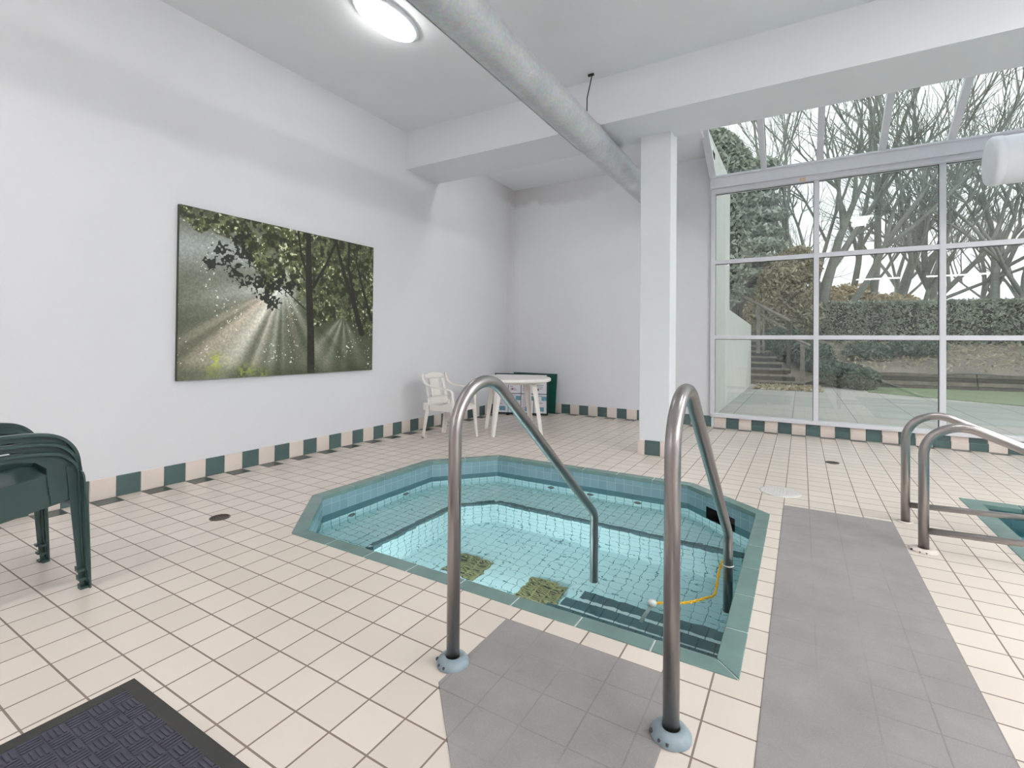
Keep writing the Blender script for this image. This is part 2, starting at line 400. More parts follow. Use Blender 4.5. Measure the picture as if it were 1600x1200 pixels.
# tiled skirtings: alternate dark green and cream tiles, with dark floor tiles under the cream ones
def tile_strip(name, start, end, fixed, axis, sign, z1=0.155, th=0.012, phase=0, lip=False, label=''):
    """tiles of pitch T along axis ('x' or 'y'); sign: direction the strip sticks out"""
    bm = B(); k = math.floor(start / T + 1e-6)
    off = 0.0 if axis == 'x' else Y0
    k = math.floor((start - off) / T + 1e-6)
    while off + k * T < end - 1e-6:
        a = max(start, off + k * T) + 0.0018; b = min(end, off + (k + 1) * T) - 0.0018
        dark = (k + phase) % 2 == 0; mi = 0 if dark else 1
        if b - a > 0.004:
            o0, o1 = sorted((fixed, fixed + sign * th))
            if axis == 'x': bx(bm, a, b, o0, o1, 0.001, z1, mi)
            else: bx(bm, o0, o1, a, b, 0.001, z1, mi)
            if lip:
                p0, p1 = sorted((fixed, fixed + sign * (th + 0.028)))
                bx(bm, a, b, p0, p1, 0.001, z1 * 0.60, mi)
            if not dark:
                q0, q1 = sorted((fixed + sign * (th + (0.028 if lip else 0)), fixed + sign * T))
                if axis == 'x': bx(bm, a, b, q0, q1, -0.004, 0.0022, 2)
                else: bx(bm, q0, q1, a, b, -0.004, 0.0022, 2)
        k += 1
    g0, g1 = sorted((fixed, fixed + sign * th * 0.6))
    if axis == 'x': bx(bm, start, end, g0, g1, 0.0005, z1 - 0.002, 3)
    else: bx(bm, g0, g1, start, end, 0.0005, z1 - 0.002, 3)
    return struct(name, bm, [M['green_tile'], M['cream_tile'], M['dark_floor_tile'], M['grout']], label, 'baseboard', bevel=0.003)
tile_strip('baseboard_left', YB, YW, 0.0, 'y', 1, phase=0, label='skirting of green and cream tiles along the picture wall')
tile_strip('baseboard_back', 0.02, 3.32, YW, 'x', -1, phase=0, label='skirting of green and cream tiles behind the white table')
tile_strip('baseboard_window', 3.36, XR, YW, 'x', -1, z1=0.15, th=0.02, phase=0, lip=True, label='green and cream tiled ledge below the tall window')
bm = B()
bx(bm, 2.915, 2.925, 5.215, 5.50, 0.001, 0.155, 1)
bx(bm, 2.915, 2.990, 5.213, 5.225, 0.001, 0.155, 1); bx(bm, 2.994, 3.150, 5.213, 5.225, 0.001, 0.155, 0); bx(bm, 3.154, 3.258, 5.213, 5.225, 0.001, 0.155, 1)
bx(bm, 3.248, 3.258, 5.225, 5.36, 0.001, 0.155, 0); bx(bm, 3.248, 3.258, 5.364, 5.50, 0.001, 0.155, 1)
struct('baseboard_column', bm, [M['green_tile'], M['cream_tile']], 'green and cream tile foot around the column', 'baseboard', bevel=0.002)

# ------------------------------------------------------------------ tall window and sloping roof glazing
w1 = tag(bpy.data.objects.new('window_1', None), 'tall white framed window wall onto the garden', 'window', None, 'structure'); COL.objects.link(w1)
zT = (0.19, 1.285, 2.355, 3.345)
mx_ = [3.335 + 1.257 * i for i in range(8)]
bm = B()
bx(bm, 3.32, XR, 7.44, 7.56, 0.15, 0.20); bx(bm, 3.32, XR, 7.43, 7.57, 3.335, 3.40)
obj('sill_and_head_frame', bm, M['frame'], w1, 0.004)
for i, x in enumerate(mx_):
    bm = B(); bx(bm, x - 0.029, x + 0.029, 7.455, 7.555, 0.15, 3.34); obj('mullion', bm, M['frame'], w1, 0.003)
for i in range(7):
    for z in zT[1:3]:
        bm = B(); bx(bm, mx_[i] + 0.028, mx_[i + 1] - 0.028, 7.46, 7.55, z - 0.028, z + 0.028); obj('transom', bm, M['frame'], w1, 0.003)
    for a, b in zip(zT, zT[1:]):
        x0, x1 = mx_[i] + 0.029, mx_[i + 1] - 0.029; z0 = a + (0.028 if a > 0.2 else 0.01); z1 = b - (0.028 if b < 3.3 else 0.01)
        bm = B(); quad(bm, [(x0, 7.51, z0), (x1, 7.51, z0), (x1, 7.51, z1), (x0, 7.51, z1)]); pn = obj('pane', bm, M['glass'], w1)
        bm = B(); g = 0.006
        bx(bm, x0, x1, 7.500, 7.512, z1 - g, z1); bx(bm, x1 - g, x1, 7.500, 7.512, z0, z1 - g); bx(bm, x0, x0 + g * .6, 7.500, 7.512, z0, z1 - g)
        obj('gasket', bm, M['gasket'], pn)
bm = B(); bx(bm, 3.30, XR, 7.40, 7.60, 3.40, 3.56); bx(bm, 3.30, XR, 7.385, 7.62, 3.545, 3.575)
tr1 = struct('trim_1', bm, M['frame'], 'wide white header band between window and roof glazing', 'window header', bevel=0.006)
bm = B()
prism(bm, [(4.40, 7.427), (4.47, 7.427), (4.47, 7.431), (4.40, 7.431)], 3.338, 3.385)
obj('rust_stain', bm, M['rust'], tr1)
w2 = tag(bpy.data.objects.new('window_2', None), 'sloping glazed roof above the tall window', 'roof window', None, 'structure'); COL.objects.link(w2)
SL = 0.55
def zs(y): return 3.575 + (7.46 - y) * SL
for i in range(14):
    x = 3.335 + 0.645 * i
    if x > XR: break
    w = 0.035 if i else 0.045
    bm = B()
    for (a, b) in (((7.50), (5.2)),):
        v = [(x - w, a, zs(a)), (x + w, a, zs(a)), (x + w, b, zs(b)), (x - w, b, zs(b))]
        lo = [bm.verts.new((p[0], p[1], p[2] - 0.05)) for p in v]; hi = [bm.verts.new((p[0], p[1], p[2] + 0.03)) for p in v]
        bm.faces.new(lo); bm.faces.new(hi[::-1])
        for k in range(4): bm.faces.new((lo[k], hi[k], hi[(k + 1) % 4], lo[(k + 1) % 4]))
    obj('rafter', fixn(bm), M['frame'], w2, 0.003)
    if x + 0.645 < XR + 0.4:
        bm = B(); quad(bm, [(x + w, 7.48, zs(7.48)), (x + 0.61, 7.48, zs(7.48)), (x + 0.61, 5.25, zs(5.25)), (x + w, 5.25, zs(5.25))])
        obj('pane', bm, M['roofglass'], w2)
bm = B(); quad(bm, [(3.315, 5.38, ZC), (3.315, 6.87, ZC), (3.315, 5.38, zs(5.38))]); quad(bm, [(3.315, 6.87, ZC), (3.315, 7.55, ZC), (3.315, 7.55, zs(7.5))])
struct('trim_2', bm, M['paint'], 'white cheek closing the left end of the roof glazing', 'trim')
bm = B(); bx(bm, -0.12, 3.3, 5.38, 7.7, 4.02, 4.1); struct('ceiling_void', bm, M['paint'], 'flat roof slab above the left bay', 'roof')

# ------------------------------------------------------------------ spa (hot tub)
spa = thing('hot_tub', 'sunken blue tiled spa pool in the middle of the floor with green coping', 'hot tub', (2.7, 3.1, 0))
def rel(o, root):
    o.matrix_parent_inverse = Matrix.Translation(-Vector(root.location)) if root.rotation_euler.z == 0 else root.matrix_basis.inverted()
    return o
IN = inset(COP, 0.083); LIP = inset(COP, 0.087)
WZ, ZB, ZF = -0.15, -0.50, -0.95
# coping, cut into tiles
bm = B()
n = len(COP)
for i in range(n):
    a, b = Vector(COP[i]), Vector(COP[(i + 1) % n]); c, d = Vector(LIP[i]), Vector(LIP[(i + 1) % n])
    Ls = (b - a).length; k = max(1, round(Ls / 0.33))
    e = (b - a).normalized(); Li = [(c - a).dot(e), (d - a).dot(e)]
    for j in range(k):
        t0, t1 = j / k, (j + 1) / k
        o0 = a + e * Ls * t0 + e * (0.003 if j else 0.002); o1 = a + e * Ls * t1 - e * (0.003 if j < k - 1 else 0.002)
        nrm = Vector((c - a)) - e * Li[0]
        i0 = (c + e * 0.002) if j == 0 else o0 + nrm; i1 = (d - e * 0.002) if j == k - 1 else o1 + nrm
        raised = (i == 5 and j == 2)
        zt = 0.004
        lo = [bm.verts.new((p.x, p.y, -0.03)) for p in (o0, o1, i1, i0)]; hi = [bm.verts.new((p.x, p.y, zt)) for p in (o0, o1, i1, i0)]
        bm.faces.new(hi); bm.faces.new(lo[::-1])
        for q in range(4): bm.faces.new((lo[q], lo[(q + 1) % 4], hi[(q + 1) % 4], hi[q]))
rel(obj('coping', fixn(bm), M['coping'], spa, 0.004, 3), spa)
bm = B()
for i in range(n):
    p = [COP[i], COP[(i + 1) % n], IN[(i + 1) % n], IN[i]]; quad(bm, [(x, y, 0.001) for x, y in p])
rel(obj('coping_joint', fixn(bm), M['coping_joint'], spa), spa)
# basin walls
bm = B(); uvl = bm.loops.layers.uv.verify(); acc = 0
for i in range(n):
    a, b = IN[i], IN[(i + 1) % n]; L = (Vector(b) - Vector(a)).length
    for (z0, z1, mi) in ((-0.1506, 0.0, 0), (-0.3012, -0.1506, 1), (ZF, -0.3012, 2)):
        if i == 3 and z0 > -0.9:       # skimmer slot on the far right chamfer
            e = (Vector(b) - Vector(a)).normalized(); s0, s1 = 0.22, 0.52
            segs = [(0, s0), (s0, s1), (s1, L)]
            for si, (u0, u1) in enumerate(segs):
                zz1 = z1
                if si == 1:
                    if mi == 0: zlo = -0.105
                    elif mi == 1: continue
                    p, q = Vector(a) + e * u0, Vector(a) + e * u1
                    f = quad(bm, [(p.x, p.y, zlo), (q.x, q.y, zlo), (q.x, q.y, z1), (p.x, p.y, z1)], mi)
                    for l, (uu, vv) in zip(f.loops, ((acc + u0, zlo), (acc + u1, zlo), (acc + u1, z1), (acc + u0, z1))): l[uvl].uv = (uu, vv)
                else:
                    p, q = Vector(a) + e * u0, Vector(a) + e * u1
                    f = quad(bm, [(p.x, p.y, z0), (q.x, q.y, z0), (q.x, q.y, z1), (p.x, p.y, z1)], mi)
                    for l, (uu, vv) in zip(f.loops, ((acc + u0, z0), (acc + u1, z0), (acc + u1, z1), (acc + u0, z1))): l[uvl].uv = (uu, vv)
            continue
        f = quad(bm, [(a[0], a[1], z0), (b[0], b[1], z0), (b[0], b[1], z1), (a[0], a[1], z1)], mi)
        for l, (uu, vv) in zip(f.loops, ((acc, z0), (acc + L, z0), (acc + L, z1), (acc, z1))): l[uvl].uv = (uu, vv)
    acc += L
f = quad(bm, [(x, y, ZF) for x, y in IN], 3)
for l in f.loops: l[uvl].uv = (l.vert.co.x, l.vert.co.y)
rel(obj('basin', bm, [M['poolwall'], M['poolband'], M['poollight'], M['poolfloor']], spa), spa)
# bench round the left and far sides
WELL = [(4.158, 3.75), (2.05, 3.75), (1.80, 3.48), (1.80, 2.52), (2.30, 1.99)]
bm = B(); uvl = bm.loops.layers.uv.verify()
f = quad(bm, [(IN[6][0], IN[6][1], ZB), (WELL[4][0], WELL[4][1] - 0.012, ZB)][::1] + [(x, y, ZB) for x, y in WELL[3::-1]] + [(IN[4][0], IN[4][1], ZB)] + [(IN[i][0], IN[i][1], ZB) for i in (3, 2, 1, 0)], 0)
for l in f.loops: l[uvl].uv = (l.vert.co.x, l.vert.co.y)
acc = 0
for a, b in zip(WELL, WELL[1:]):
    L = (Vector(b) - Vector(a)).length
    for z0, z1, mi in ((ZF, ZB - 0.045, 1), (ZB - 0.045, ZB, 2)):
        f = quad(bm, [(a[0], a[1], z0), (b[0], b[1], z0), (b[0], b[1], z1), (a[0], a[1], z1)], mi)
        for l, (uu, vv) in zip(f.loops, ((acc, z0), (acc + L, z0), (acc + L, z1), (acc, z1))): l[uvl].uv = (uu, vv)
    e = (Vector(b) - Vector(a)).normalized(); nr = Vector((e.y, -e.x))
    o0 = Vector(a) + nr * 0.055; o1 = Vector(b) + nr * 0.055
    f = quad(bm, [(a[0], a[1], ZB + 0.002), (b[0], b[1], ZB + 0.002), (o1.x, o1.y, ZB + 0.002), (o0.x, o0.y, ZB + 0.002)], 2)
    for l, (uu, vv) in zip(f.loops, ((acc, 0), (acc + L, 0), (acc + L, .07), (acc, .07))): l[uvl].uv = (uu, vv)
    acc += L
rel(obj('bench', bm, [M['poolfloor'], M['poollight'], M['steptile']], spa), spa)
# three steps at the near right corner: dark nosings with a white stripe behind each
for (y0, y1, z1, wh) in ((1.988, 2.31, -0.20, False), (1.988, 2.54, -0.36, True), (1.988, 2.82, -0.56, True)):
    bm = B(); uvl = bm.loops.layers.uv.verify(); x0, x1 = 3.29, 4.157
    bx(bm, x0, x1, y0, y1, ZF, z1, 0); set_uv(bm, lambda f, co: (co.x + co.y, co.z if abs(f.normal.z) < .5 else co.y))
    rows = [(y1 - 0.081, y1, 0)] + ([(y1 - 0.17, y1 - 0.083, 1)] if wh else [(y1 - 0.162, y1 - 0.083, 0)])
    for ya, yb, mi in rows:
        f = quad(bm, [(x0, ya, z1 + .002), (x1, ya, z1 + .002), (x1, yb, z1 + .002), (x0, yb, z1 + .002)], mi)
        for l, uv_ in zip(f.loops, ((x0, .003), (x1, .003), (x1, .077), (x0, .077))): l[uvl].uv = uv_
    rel(obj('step', bm, [M['steptile'], M['stripe']], spa), spa)
for cx_ in (2.29, 2.91):
    bm = B(); bx(bm, cx_ - 0.14, cx_ + 0.14, 2.84, 3.12, ZF, ZF + 0.006, 1)
    for k in range(14):
        y = 2.85 + k * 0.0195
        bx(bm, cx_ - 0.13, cx_ + 0.13, y, y + 0.008, ZF + 0.006, ZF + 0.014, 0)
    for xx in (-0.14, -0.045, 0.04, 0.13): bx(bm, cx_ + xx, cx_ + xx + 0.01, 2.84, 3.12, ZF + 0.006, ZF + 0.016, 0)
    rel(obj('drain_grate', bm, [M['grate'], M['gratedark']], spa), spa)
for (x, y, d) in ((1.298, 2.75, 'x'), (1.298, 3.38, 'x'), (2.35, 4.27, 'y'), (3.19, 4.28, 'y'), (2.75, 4.275, 'y')):
    if d == 'y': y = IN[2][1] + (IN[3][1] - IN[2][1]) * (x - IN[2][0]) / (IN[3][0] - IN[2][0])
    else: x = IN[0][0]
    bm = B(); lathe(bm, [(0.0, 0.004), (0.012, 0.004), (0.014, 0.016), (0.030, 0.016), (0.034, 0.0)], 20)
    if d == 'x': bmesh.ops.rotate(bm, verts=bm.verts, matrix=Matrix.Rotation(PI / 2, 3, 'Y'))
    else: bmesh.ops.rotate(bm, verts=bm.verts, matrix=Matrix.Rotation(PI / 2, 3, 'X'))
    bmesh.ops.translate(bm, verts=bm.verts, vec=(x, y, -0.365))
    rel(obj('jet', bm, M['drain'], spa), spa)
for (x, y) in ((2.75, 1.992),):      # unseen lamp added in the near wall to brighten the spa
    bm = B(); lathe(bm, [(.085, .0), (.105, .012), (.115, .012), (.125, 0)], 32); lathe(bm, [(0, .008), (.086, .008)], 32, mi=1)
    bmesh.ops.rotate(bm, verts=bm.verts, matrix=Matrix.Rotation(-PI / 2, 3, 'X')); bmesh.ops.translate(bm, verts=bm.verts, vec=(x, y, -0.62))
    rel(obj('added_underwater_lamp', fixn(bm), [M['whiteduct'], M['poolfill']], spa), spa)
a = Vector(IN[3]); b = Vector(IN[4]); e = (b - a).normalized(); nr = Vector((-e.y, e.x))
if nr.dot(Vector((2.7, 3.0)) - a) > 0: nr = -nr
bm = B(); p, q = a + e * 0.22, a + e * 0.52; r_, s_ = q + nr * 0.14, p + nr * 0.14
z0, z1 = -0.3012, -0.105
quad(bm, [(s_.x, s_.y, z0), (r_.x, r_.y, z0), (r_.x, r_.y, z1), (s_.x, s_.y, z1)]); quad(bm, [(p.x, p.y, z1), (q.x, q.y, z1), (r_.x, r_.y, z1), (s_.x, s_.y, z1)])
quad(bm, [(p.x, p.y, z0), (q.x, q.y, z0), (r_.x, r_.y, z0), (s_.x, s_.y, z0)]); quad(bm, [(p.x, p.y, z0), (s_.x, s_.y, z0), (s_.x, s_.y, z1), (p.x, p.y, z1)]); quad(bm, [(q.x, q.y, z0), (r_.x, r_.y, z0), (r_.x, r_.y, z1), (q.x, q.y, z1)])
rel(obj('skimmer_box', bm, M['black'], spa), spa)
bm = B(); quad(bm, [(x, y, WZ) for x, y in IN])
if bm.faces[:] : bm.normal_update()
for f in bm.faces:
    if f.normal.z < 0: f.normal_flip()
wat = rel(obj('water', bm, M['water'], spa), spa); wat['kind'] = 'stuff'

# ------------------------------------------------------------------ second pool
p2 = thing('swimming_pool', 'corner of the larger green edged swimming pool at the right', 'pool', (7.6, 3.2, 0))
IN2 = inset(P2, 0.11); LIP2 = inset(P2, 0.114)
bm = B(); nn = 4
for i in range(nn):
    a, b = Vector(P2[i]), Vector(P2[(i + 1) % nn]); c, d = Vector(LIP2[i]), Vector(LIP2[(i + 1) % nn]); e = (b - a).normalized(); L = (b - a).length; k = round(L / 0.32)
    nrm = (c - a) - e * (c - a).dot(e)
    for j in range(k):
        o0 = a + e * (L * j / k + .002); o1 = a + e * (L * (j + 1) / k - .002)
        i0 = c if j == 0 else o0 + nrm; i1 = d if j == k - 1 else o1 + nrm
        lo = [bm.verts.new((p.x, p.y, -0.03)) for p in (o0, o1, i1, i0)]; hi = [bm.verts.new((p.x, p.y, 0.004)) for p in (o0, o1, i1, i0)]
        bm.faces.new(hi); bm.faces.new(lo[::-1])
        for q in range(4): bm.faces.new((lo[q], lo[(q + 1) % 4], hi[(q + 1) % 4], hi[q]))
rel(obj('coping', fixn(bm), M['coping'], p2, 0.004, 3), p2)
bm = B(); uvl = bm.loops.layers.uv.verify(); acc = 0
for i in range(4):
    a, b = IN2[i], IN2[(i + 1) % 4]; L = (Vector(b) - Vector(a)).length
    for z0, z1, mi in ((-0.301, 0, 0), (-1.3, -0.301, 1)):
        f = quad(bm, [(a[0], a[1], z0), (b[0], b[1], z0), (b[0], b[1], z1), (a[0], a[1], z1)], mi)
        for l, (uu, vv) in zip(f.loops, ((acc, z0), (acc + L, z0), (acc + L, z1), (acc, z1))): l[uvl].uv = (uu, vv)
    acc += L
f = quad(bm, [(x, y, -1.3) for x, y in IN2], 2)
for l in f.loops: l[uvl].uv = (l.vert.co.x, l.vert.co.y)
rel(obj('basin', bm, [M['poolband'], M['poollight'], M['poolfloor']], p2), p2)
bm = B(); quad(bm, [(x, y, -0.16) for x, y in IN2[::-1]]); bm.normal_update()
for f in bm.faces:
    if f.normal.z < 0: f.normal_flip()
wat = rel(obj('water', bm, M['water2'], p2), p2); wat['kind'] = 'stuff'

# ------------------------------------------------------------------ stainless handrails
def flange(parent, x, y, r, h, mat, chips=False, name='base_flange'):
    bm = B(); lathe(bm, [(0.027, h), (0.034, h * 1.05), (r * .8, h * .85), (r, h * .35), (r, 0)], 36, (x, y, 0.001), 0)
    if chips:
        for ang in (3.6, 4.3, 4.75):
            c = Vector((x + r * .93 * math.cos(ang), y + r * .93 * math.sin(ang), h * .55)); s = 0.008 if ang < 4 else 0.005
            lathe(bm, [(0, .0015), (s, .0005), (s * 1.1, -.006)], 8, c, 1)
    return rel(obj(name, bm, [mat, M['chip']], parent), parent)
def spa_rail(x, y, label, xtop=0.0):
    t = thing('handrail', label, 'handrail', (x, y, 0), 0, 'spa handrails')
    P = [(x, y, 0.0), (x, y, 1.235), (x + xtop, y + 1.30, 0.175), (x + xtop, y + 1.33, -0.50)]
    P = [(x, y, 0.0), (x, y, 1.235), (x + xtop, y + 1.335, 0.165), (x + xtop, y + 1.335, -0.36)]
    pts = fillet(P, [0.19, 0.10], 14)
    bm = B(); tube(bm, pts, 0.0245, 24); rel(obj('rail', bm, M['steel'], t), t)
    return t
ra = spa_rail(3.325, 1.452, 'curved steel handrail at the left of the spa steps, ending in the water', 0.035)
flange(ra, 3.325, 1.452, 0.060, 0.030, M['flange'], True)
rb = spa_rail(4.092, 1.530, 'nearest steel handrail, right of the spa steps, with the yellow cord tied to it', 0.0)
flange(rb, 4.092, 1.530, 0.060, 0.030, M['flange'], True)
def pool_rail(x, y, label, fm):
    t = thing('pool_handrail', label, 'handrail', (x, y, 0), 0, 'swimming pool handrails')
    pts = fillet([(x, y, 0), (x, y, 0.815), (x + 1.42, y, 0.815 - 1.42 * 0.43), (x + 1.42, y, -0.9)], [0.17, 0.10], 14)
    bm = B(); tube(bm, pts, 0.0255, 24); rel(obj('rail', bm, M['steel'], t), t)
    bm = B(); tube(bm, [(x + 0.02, y, 0.118), (x + 1.40, y, 0.165)], 0.0185, 20); rel(obj('crossbar', bm, M['steel'], t), t)
    flange(t, x, y, *fm); return t
pool_rail(5.035, 4.20, 'farther of the two steel rails with a low crossbar beside the swimming pool', (0.045, 0.006, M['flangewhite']))
pool_rail(5.042, 3.67, 'nearer steel rail with a low crossbar and chipped white foot by the swimming pool', (0.068, 0.016, M['flangewhite'], True))

# yellow cord with the floating thermometer
t = thing('pool_thermometer', 'floating thermometer on a yellow cord tied to the handrail', 'thermometer', (3.78, 2.5, WZ))
pts = [(4.092, 2.89, 0.0), (4.060, 2.905, -0.005), (4.045, 2.86, -0.07), (4.035, 2.80, WZ + .004), (4.000, 2.735, WZ + .004), (3.95, 2.665, WZ + .003), (3.90, 2.62, WZ + .002), (3.84, 2.585, WZ + .003), (3.79, 2.545, WZ + .004)]
sm = []
for i in range(len(pts) - 1):
    a = Vector(pts[max(i - 1, 0)]); b = Vector(pts[i]); c = Vector(pts[i + 1]); d = Vector(pts[min(i + 2, len(pts) - 1)])
    for k in range(8):
        u = k / 8; sm.append(0.5 * ((2 * b) + (c - a) * u + (2 * a - 5 * b + 4 * c - d) * u * u + (3 * b - a - 3 * c + d) * u ** 3))
sm.append(Vector(pts[-1]))
bm = B()
for ph in (0, PI):
    tube(bm, [p + Vector((math.cos(i * 0.8 + ph), math.sin(i * 0.8 + ph), math.sin(i * .8 + ph))) * 0.004 for i, p in enumerate(sm)], 0.0038, 6)
rel(obj('cord', bm, M['yellow'], t), t)
bm = B(); lathe(bm, [(0.0275, -0.004), (0.0295, -0.002), (0.0295, 0.002), (0.0275, 0.004)], 24, (4.092, 2.865, 0.0)); rel(obj('cable_tie', bm, M['clearplastic'], t), t)
bm = B(); lathe(bm, [(0, .012), (.018, .010), (.024, 0), (.020, -.014), (0, -.018)], 20, (3.775, 2.53, WZ + .012)); flt = rel(obj('float', bm, M['clearplastic'], t), t)
bm = B(); tube(bm, [(3.775, 2.53, WZ), (3.745, 2.42, WZ - 0.09)], [0.011, 0.009], 12); rel(obj('glass_tube', bm, M['clearplastic'], t), t)

# ------------------------------------------------------------------ floor fittings
def disc_drain(x, y, r, label):
    t = thing('floor_drain', label, 'drain', (x, y, 0), 0.3, 'round metal floor drains')
    bm = B(); lathe(bm, [(0, .002), (r * .86, .002), (r * .88, .0045), (r, .004), (r, 0)], 32); obj('rim', bm, M['drain'], t)
    bm = B()
    for rr in (0.25, 0.5, 0.74):
        k = int(6 + rr * 14)
        for i in range(k):
            a0 = 2 * PI * i / k; a1 = a0 + 2 * PI / k * .62
            pts = []
            r0, r1 = r * (rr - .075), r * (rr + .075)
            quad(bm, [(r0 * math.cos(a0), r0 * math.sin(a0), .0026), (r1 * math.cos(a0), r1 * math.sin(a0), .0026), (r1 * math.cos(a1), r1 * math.sin(a1), .0026), (r0 * math.cos(a1), r0 * math.sin(a1), .0026)])
    obj('slots', bm, M['draindark'], t)
disc_drain(1.10, 1.815, 0.062, 'round metal drain in the floor left of the spa')
disc_drain(4.70, 5.90, 0.062, 'round metal drain in the floor in front of the tall window')
t = thing('access_cover', 'round white access cover in the floor behind the spa', 'cover', (4.285, 4.50, 0))
bm = B(); lathe(bm, [(0, .005), (.135, .005), (.150, .003), (.150, 0)], 48); obj('lid', bm, M['cover'], t)
bm = B()
for i in range(-5, 6):
    for j in range(-5, 6):
        if i * i + j * j < 28: bx(bm, i * .022 - .007, i * .022 + .007, j * .022 - .002, j * .022 + .002, .005, .007)
obj('grip_pattern', bm, M['cover'], t)

# painted anti-slip strips
def slab(name, poly, label):
    bm = B(); prism(bm, poly, -0.002, 0.0032); return tag(obj(name, bm, M['coating'], None, 0.001), label, 'anti-slip floor strip', 'grey anti-slip floor strips')
slab('anti_slip_strip', [(4.318, -2.0), (4.962, -2.0), (4.962, 4.14), (4.318, 4.14)], 'long grey anti-slip strip between the spa and the swimming pool')
slab('anti_slip_strip', [(3.345, 1.800), (3.345, 1.345), (3.62, 1.07), (3.62, 0.2), (4.078, 0.2), (4.078, 1.62), (4.03, 1.80)], 'grey anti-slip patch with a cut corner in front of the spa steps')

# doormat
t = thing('doormat', 'dark ribbed rubber doormat lying on the floor at the near left', 'doormat', (2.434, 0.804, 0), 0)
mw, ml = 1.0, 0.75
bm = B(); bd = 0.045
for (x0, x1, y0, y1) in ((0, mw, -bd, 0), (0, mw, -ml, -ml + bd), (0, bd, -ml + bd, -bd), (mw - bd, mw, -ml + bd, -bd)): bx(bm, x0, x1, y0, y1, 0.001, 0.007)
obj('border', bm, M['rubber'], t, 0.002)
bm = B(); bx(bm, bd, mw - bd, -ml + bd, -bd, 0.001, 0.005)
cell = 0.055
nx = int((mw - 2 * bd) / cell); ny = int((ml - 2 * bd) / cell)
for i in range(nx):
    for j in range(ny):
        x0 = bd + 0.008 + i * cell; y0 = -ml + bd + 0.008 + j * cell
        for k in range(4):
            if (i + j) % 2: bx(bm, x0 + k * .013, x0 + k * .013 + .007, y0, y0 + cell - .006, .005, .0085)
            else: bx(bm, x0, x0 + cell - .006, y0 + k * .013, y0 + k * .013 + .007, .005, .0085)
obj('ribbed_pile', bm, M['matpile'], t)

# ------------------------------------------------------------------ plastic armchairs
def ribbon(bm, path, side, wid, th, x):
    """band of width wid (in x) and thickness th following a path in the y-z plane"""
    pts = [Vector((0, p[0], p[1])) for p in path]; rings = []
    for i, p in enumerate(pts):
        d = (pts[min(i + 1, len(pts) - 1)] - pts[max(i - 1, 0)]).normalized(); nn_ = Vector((0, -d.z, d.y))
        w0, w1 = (x, x + side * wid)
        rings.append([bm.verts.new((w0, p.y, p.z)), bm.verts.new((w1, p.y, p.z)), bm.verts.new((w1, p.y + nn_.y * th, p.z + nn_.z * th)), bm.verts.new((w0, p.y + nn_.y * th, p.z + nn_.z * th))])
    for a, b in zip(rings, rings[1:]):
        for k in range(4):
            f = bm.faces.new((a[k], a[(k + 1) % 4], b[(k + 1) % 4], b[k])); f.smooth = k in (0, 2)
    bm.faces.new(rings[0][::-1]); bm.faces.new(rings[-1])
def cat(pts, n=6):
    out = []
    for i in range(len(pts) - 1):
        a, b, c, d = (Vector(pts[max(i - 1, 0)]), Vector(pts[i]), Vector(pts[i + 1]), Vector(pts[min(i + 2, len(pts) - 1)]))
        for k in range(n):
            u = k / n; out.append(tuple(0.5 * ((2 * b) + (c - a) * u + (2 * a - 5 * b + 4 * c - d) * u * u + (3 * b - a - 3 * c + d) * u ** 3)))
    out.append(tuple(pts[-1])); return out
def leg_mesh(sx, top, bot, w_top, w_bot, dep_top, dep_bot, th=0.006, ysign=1):
    """tapered L-section leg from top (x,y,z) to bottom"""
    bm = B(); t_, b_ = Vector(top), Vector(bot)
    for (dx, dy) in (('f', 0), ('s', 1)):
        r = []
        for P, w, d in ((t_, w_top, dep_top), (b_, w_bot, dep_bot)):
            if dx == 'f': q = [(P.x, P.y), (P.x - sx * w, P.y), (P.x - sx * w, P.y - ysign * th), (P.x, P.y - ysign * th)]
            else: q = [(P.x, P.y - ysign * th), (P.x - sx * th, P.y - ysign * th), (P.x - sx * th, P.y - ysign * d), (P.x, P.y - ysign * d)]
            r.append([bm.verts.new((x, y, P.z)) for x, y in q])
        for k in range(4): bm.faces.new((r[0][k], r[0][(k + 1) % 4], r[1][(k + 1) % 4], r[1][k]))
        bm.faces.new(r[0]); bm.faces.new(r[1][::-1])
    # foot cap closing the section
    x, y, z = b_; x0, x1 = sorted((x, x - sx * w_bot)); y0, y1 = sorted((y, y - ysign * dep_bot)); bx(bm, x0, x1, y0, y1, z, z + 0.012)
    return fixn(bm)
def grid_surf(nx_, ny_, fn, th, mi=0):
    bm = B(); V = [[bm.verts.new(fn(i / nx_, j / ny_)) for i in range(nx_ + 1)] for j in range(ny_ + 1)]
    for j in range(ny_):
        for i in range(nx_):
            f = bm.faces.new((V[j][i], V[j][i + 1], V[j + 1][i + 1], V[j + 1][i])); f.smooth = True
    fixn(bm)
    return bm
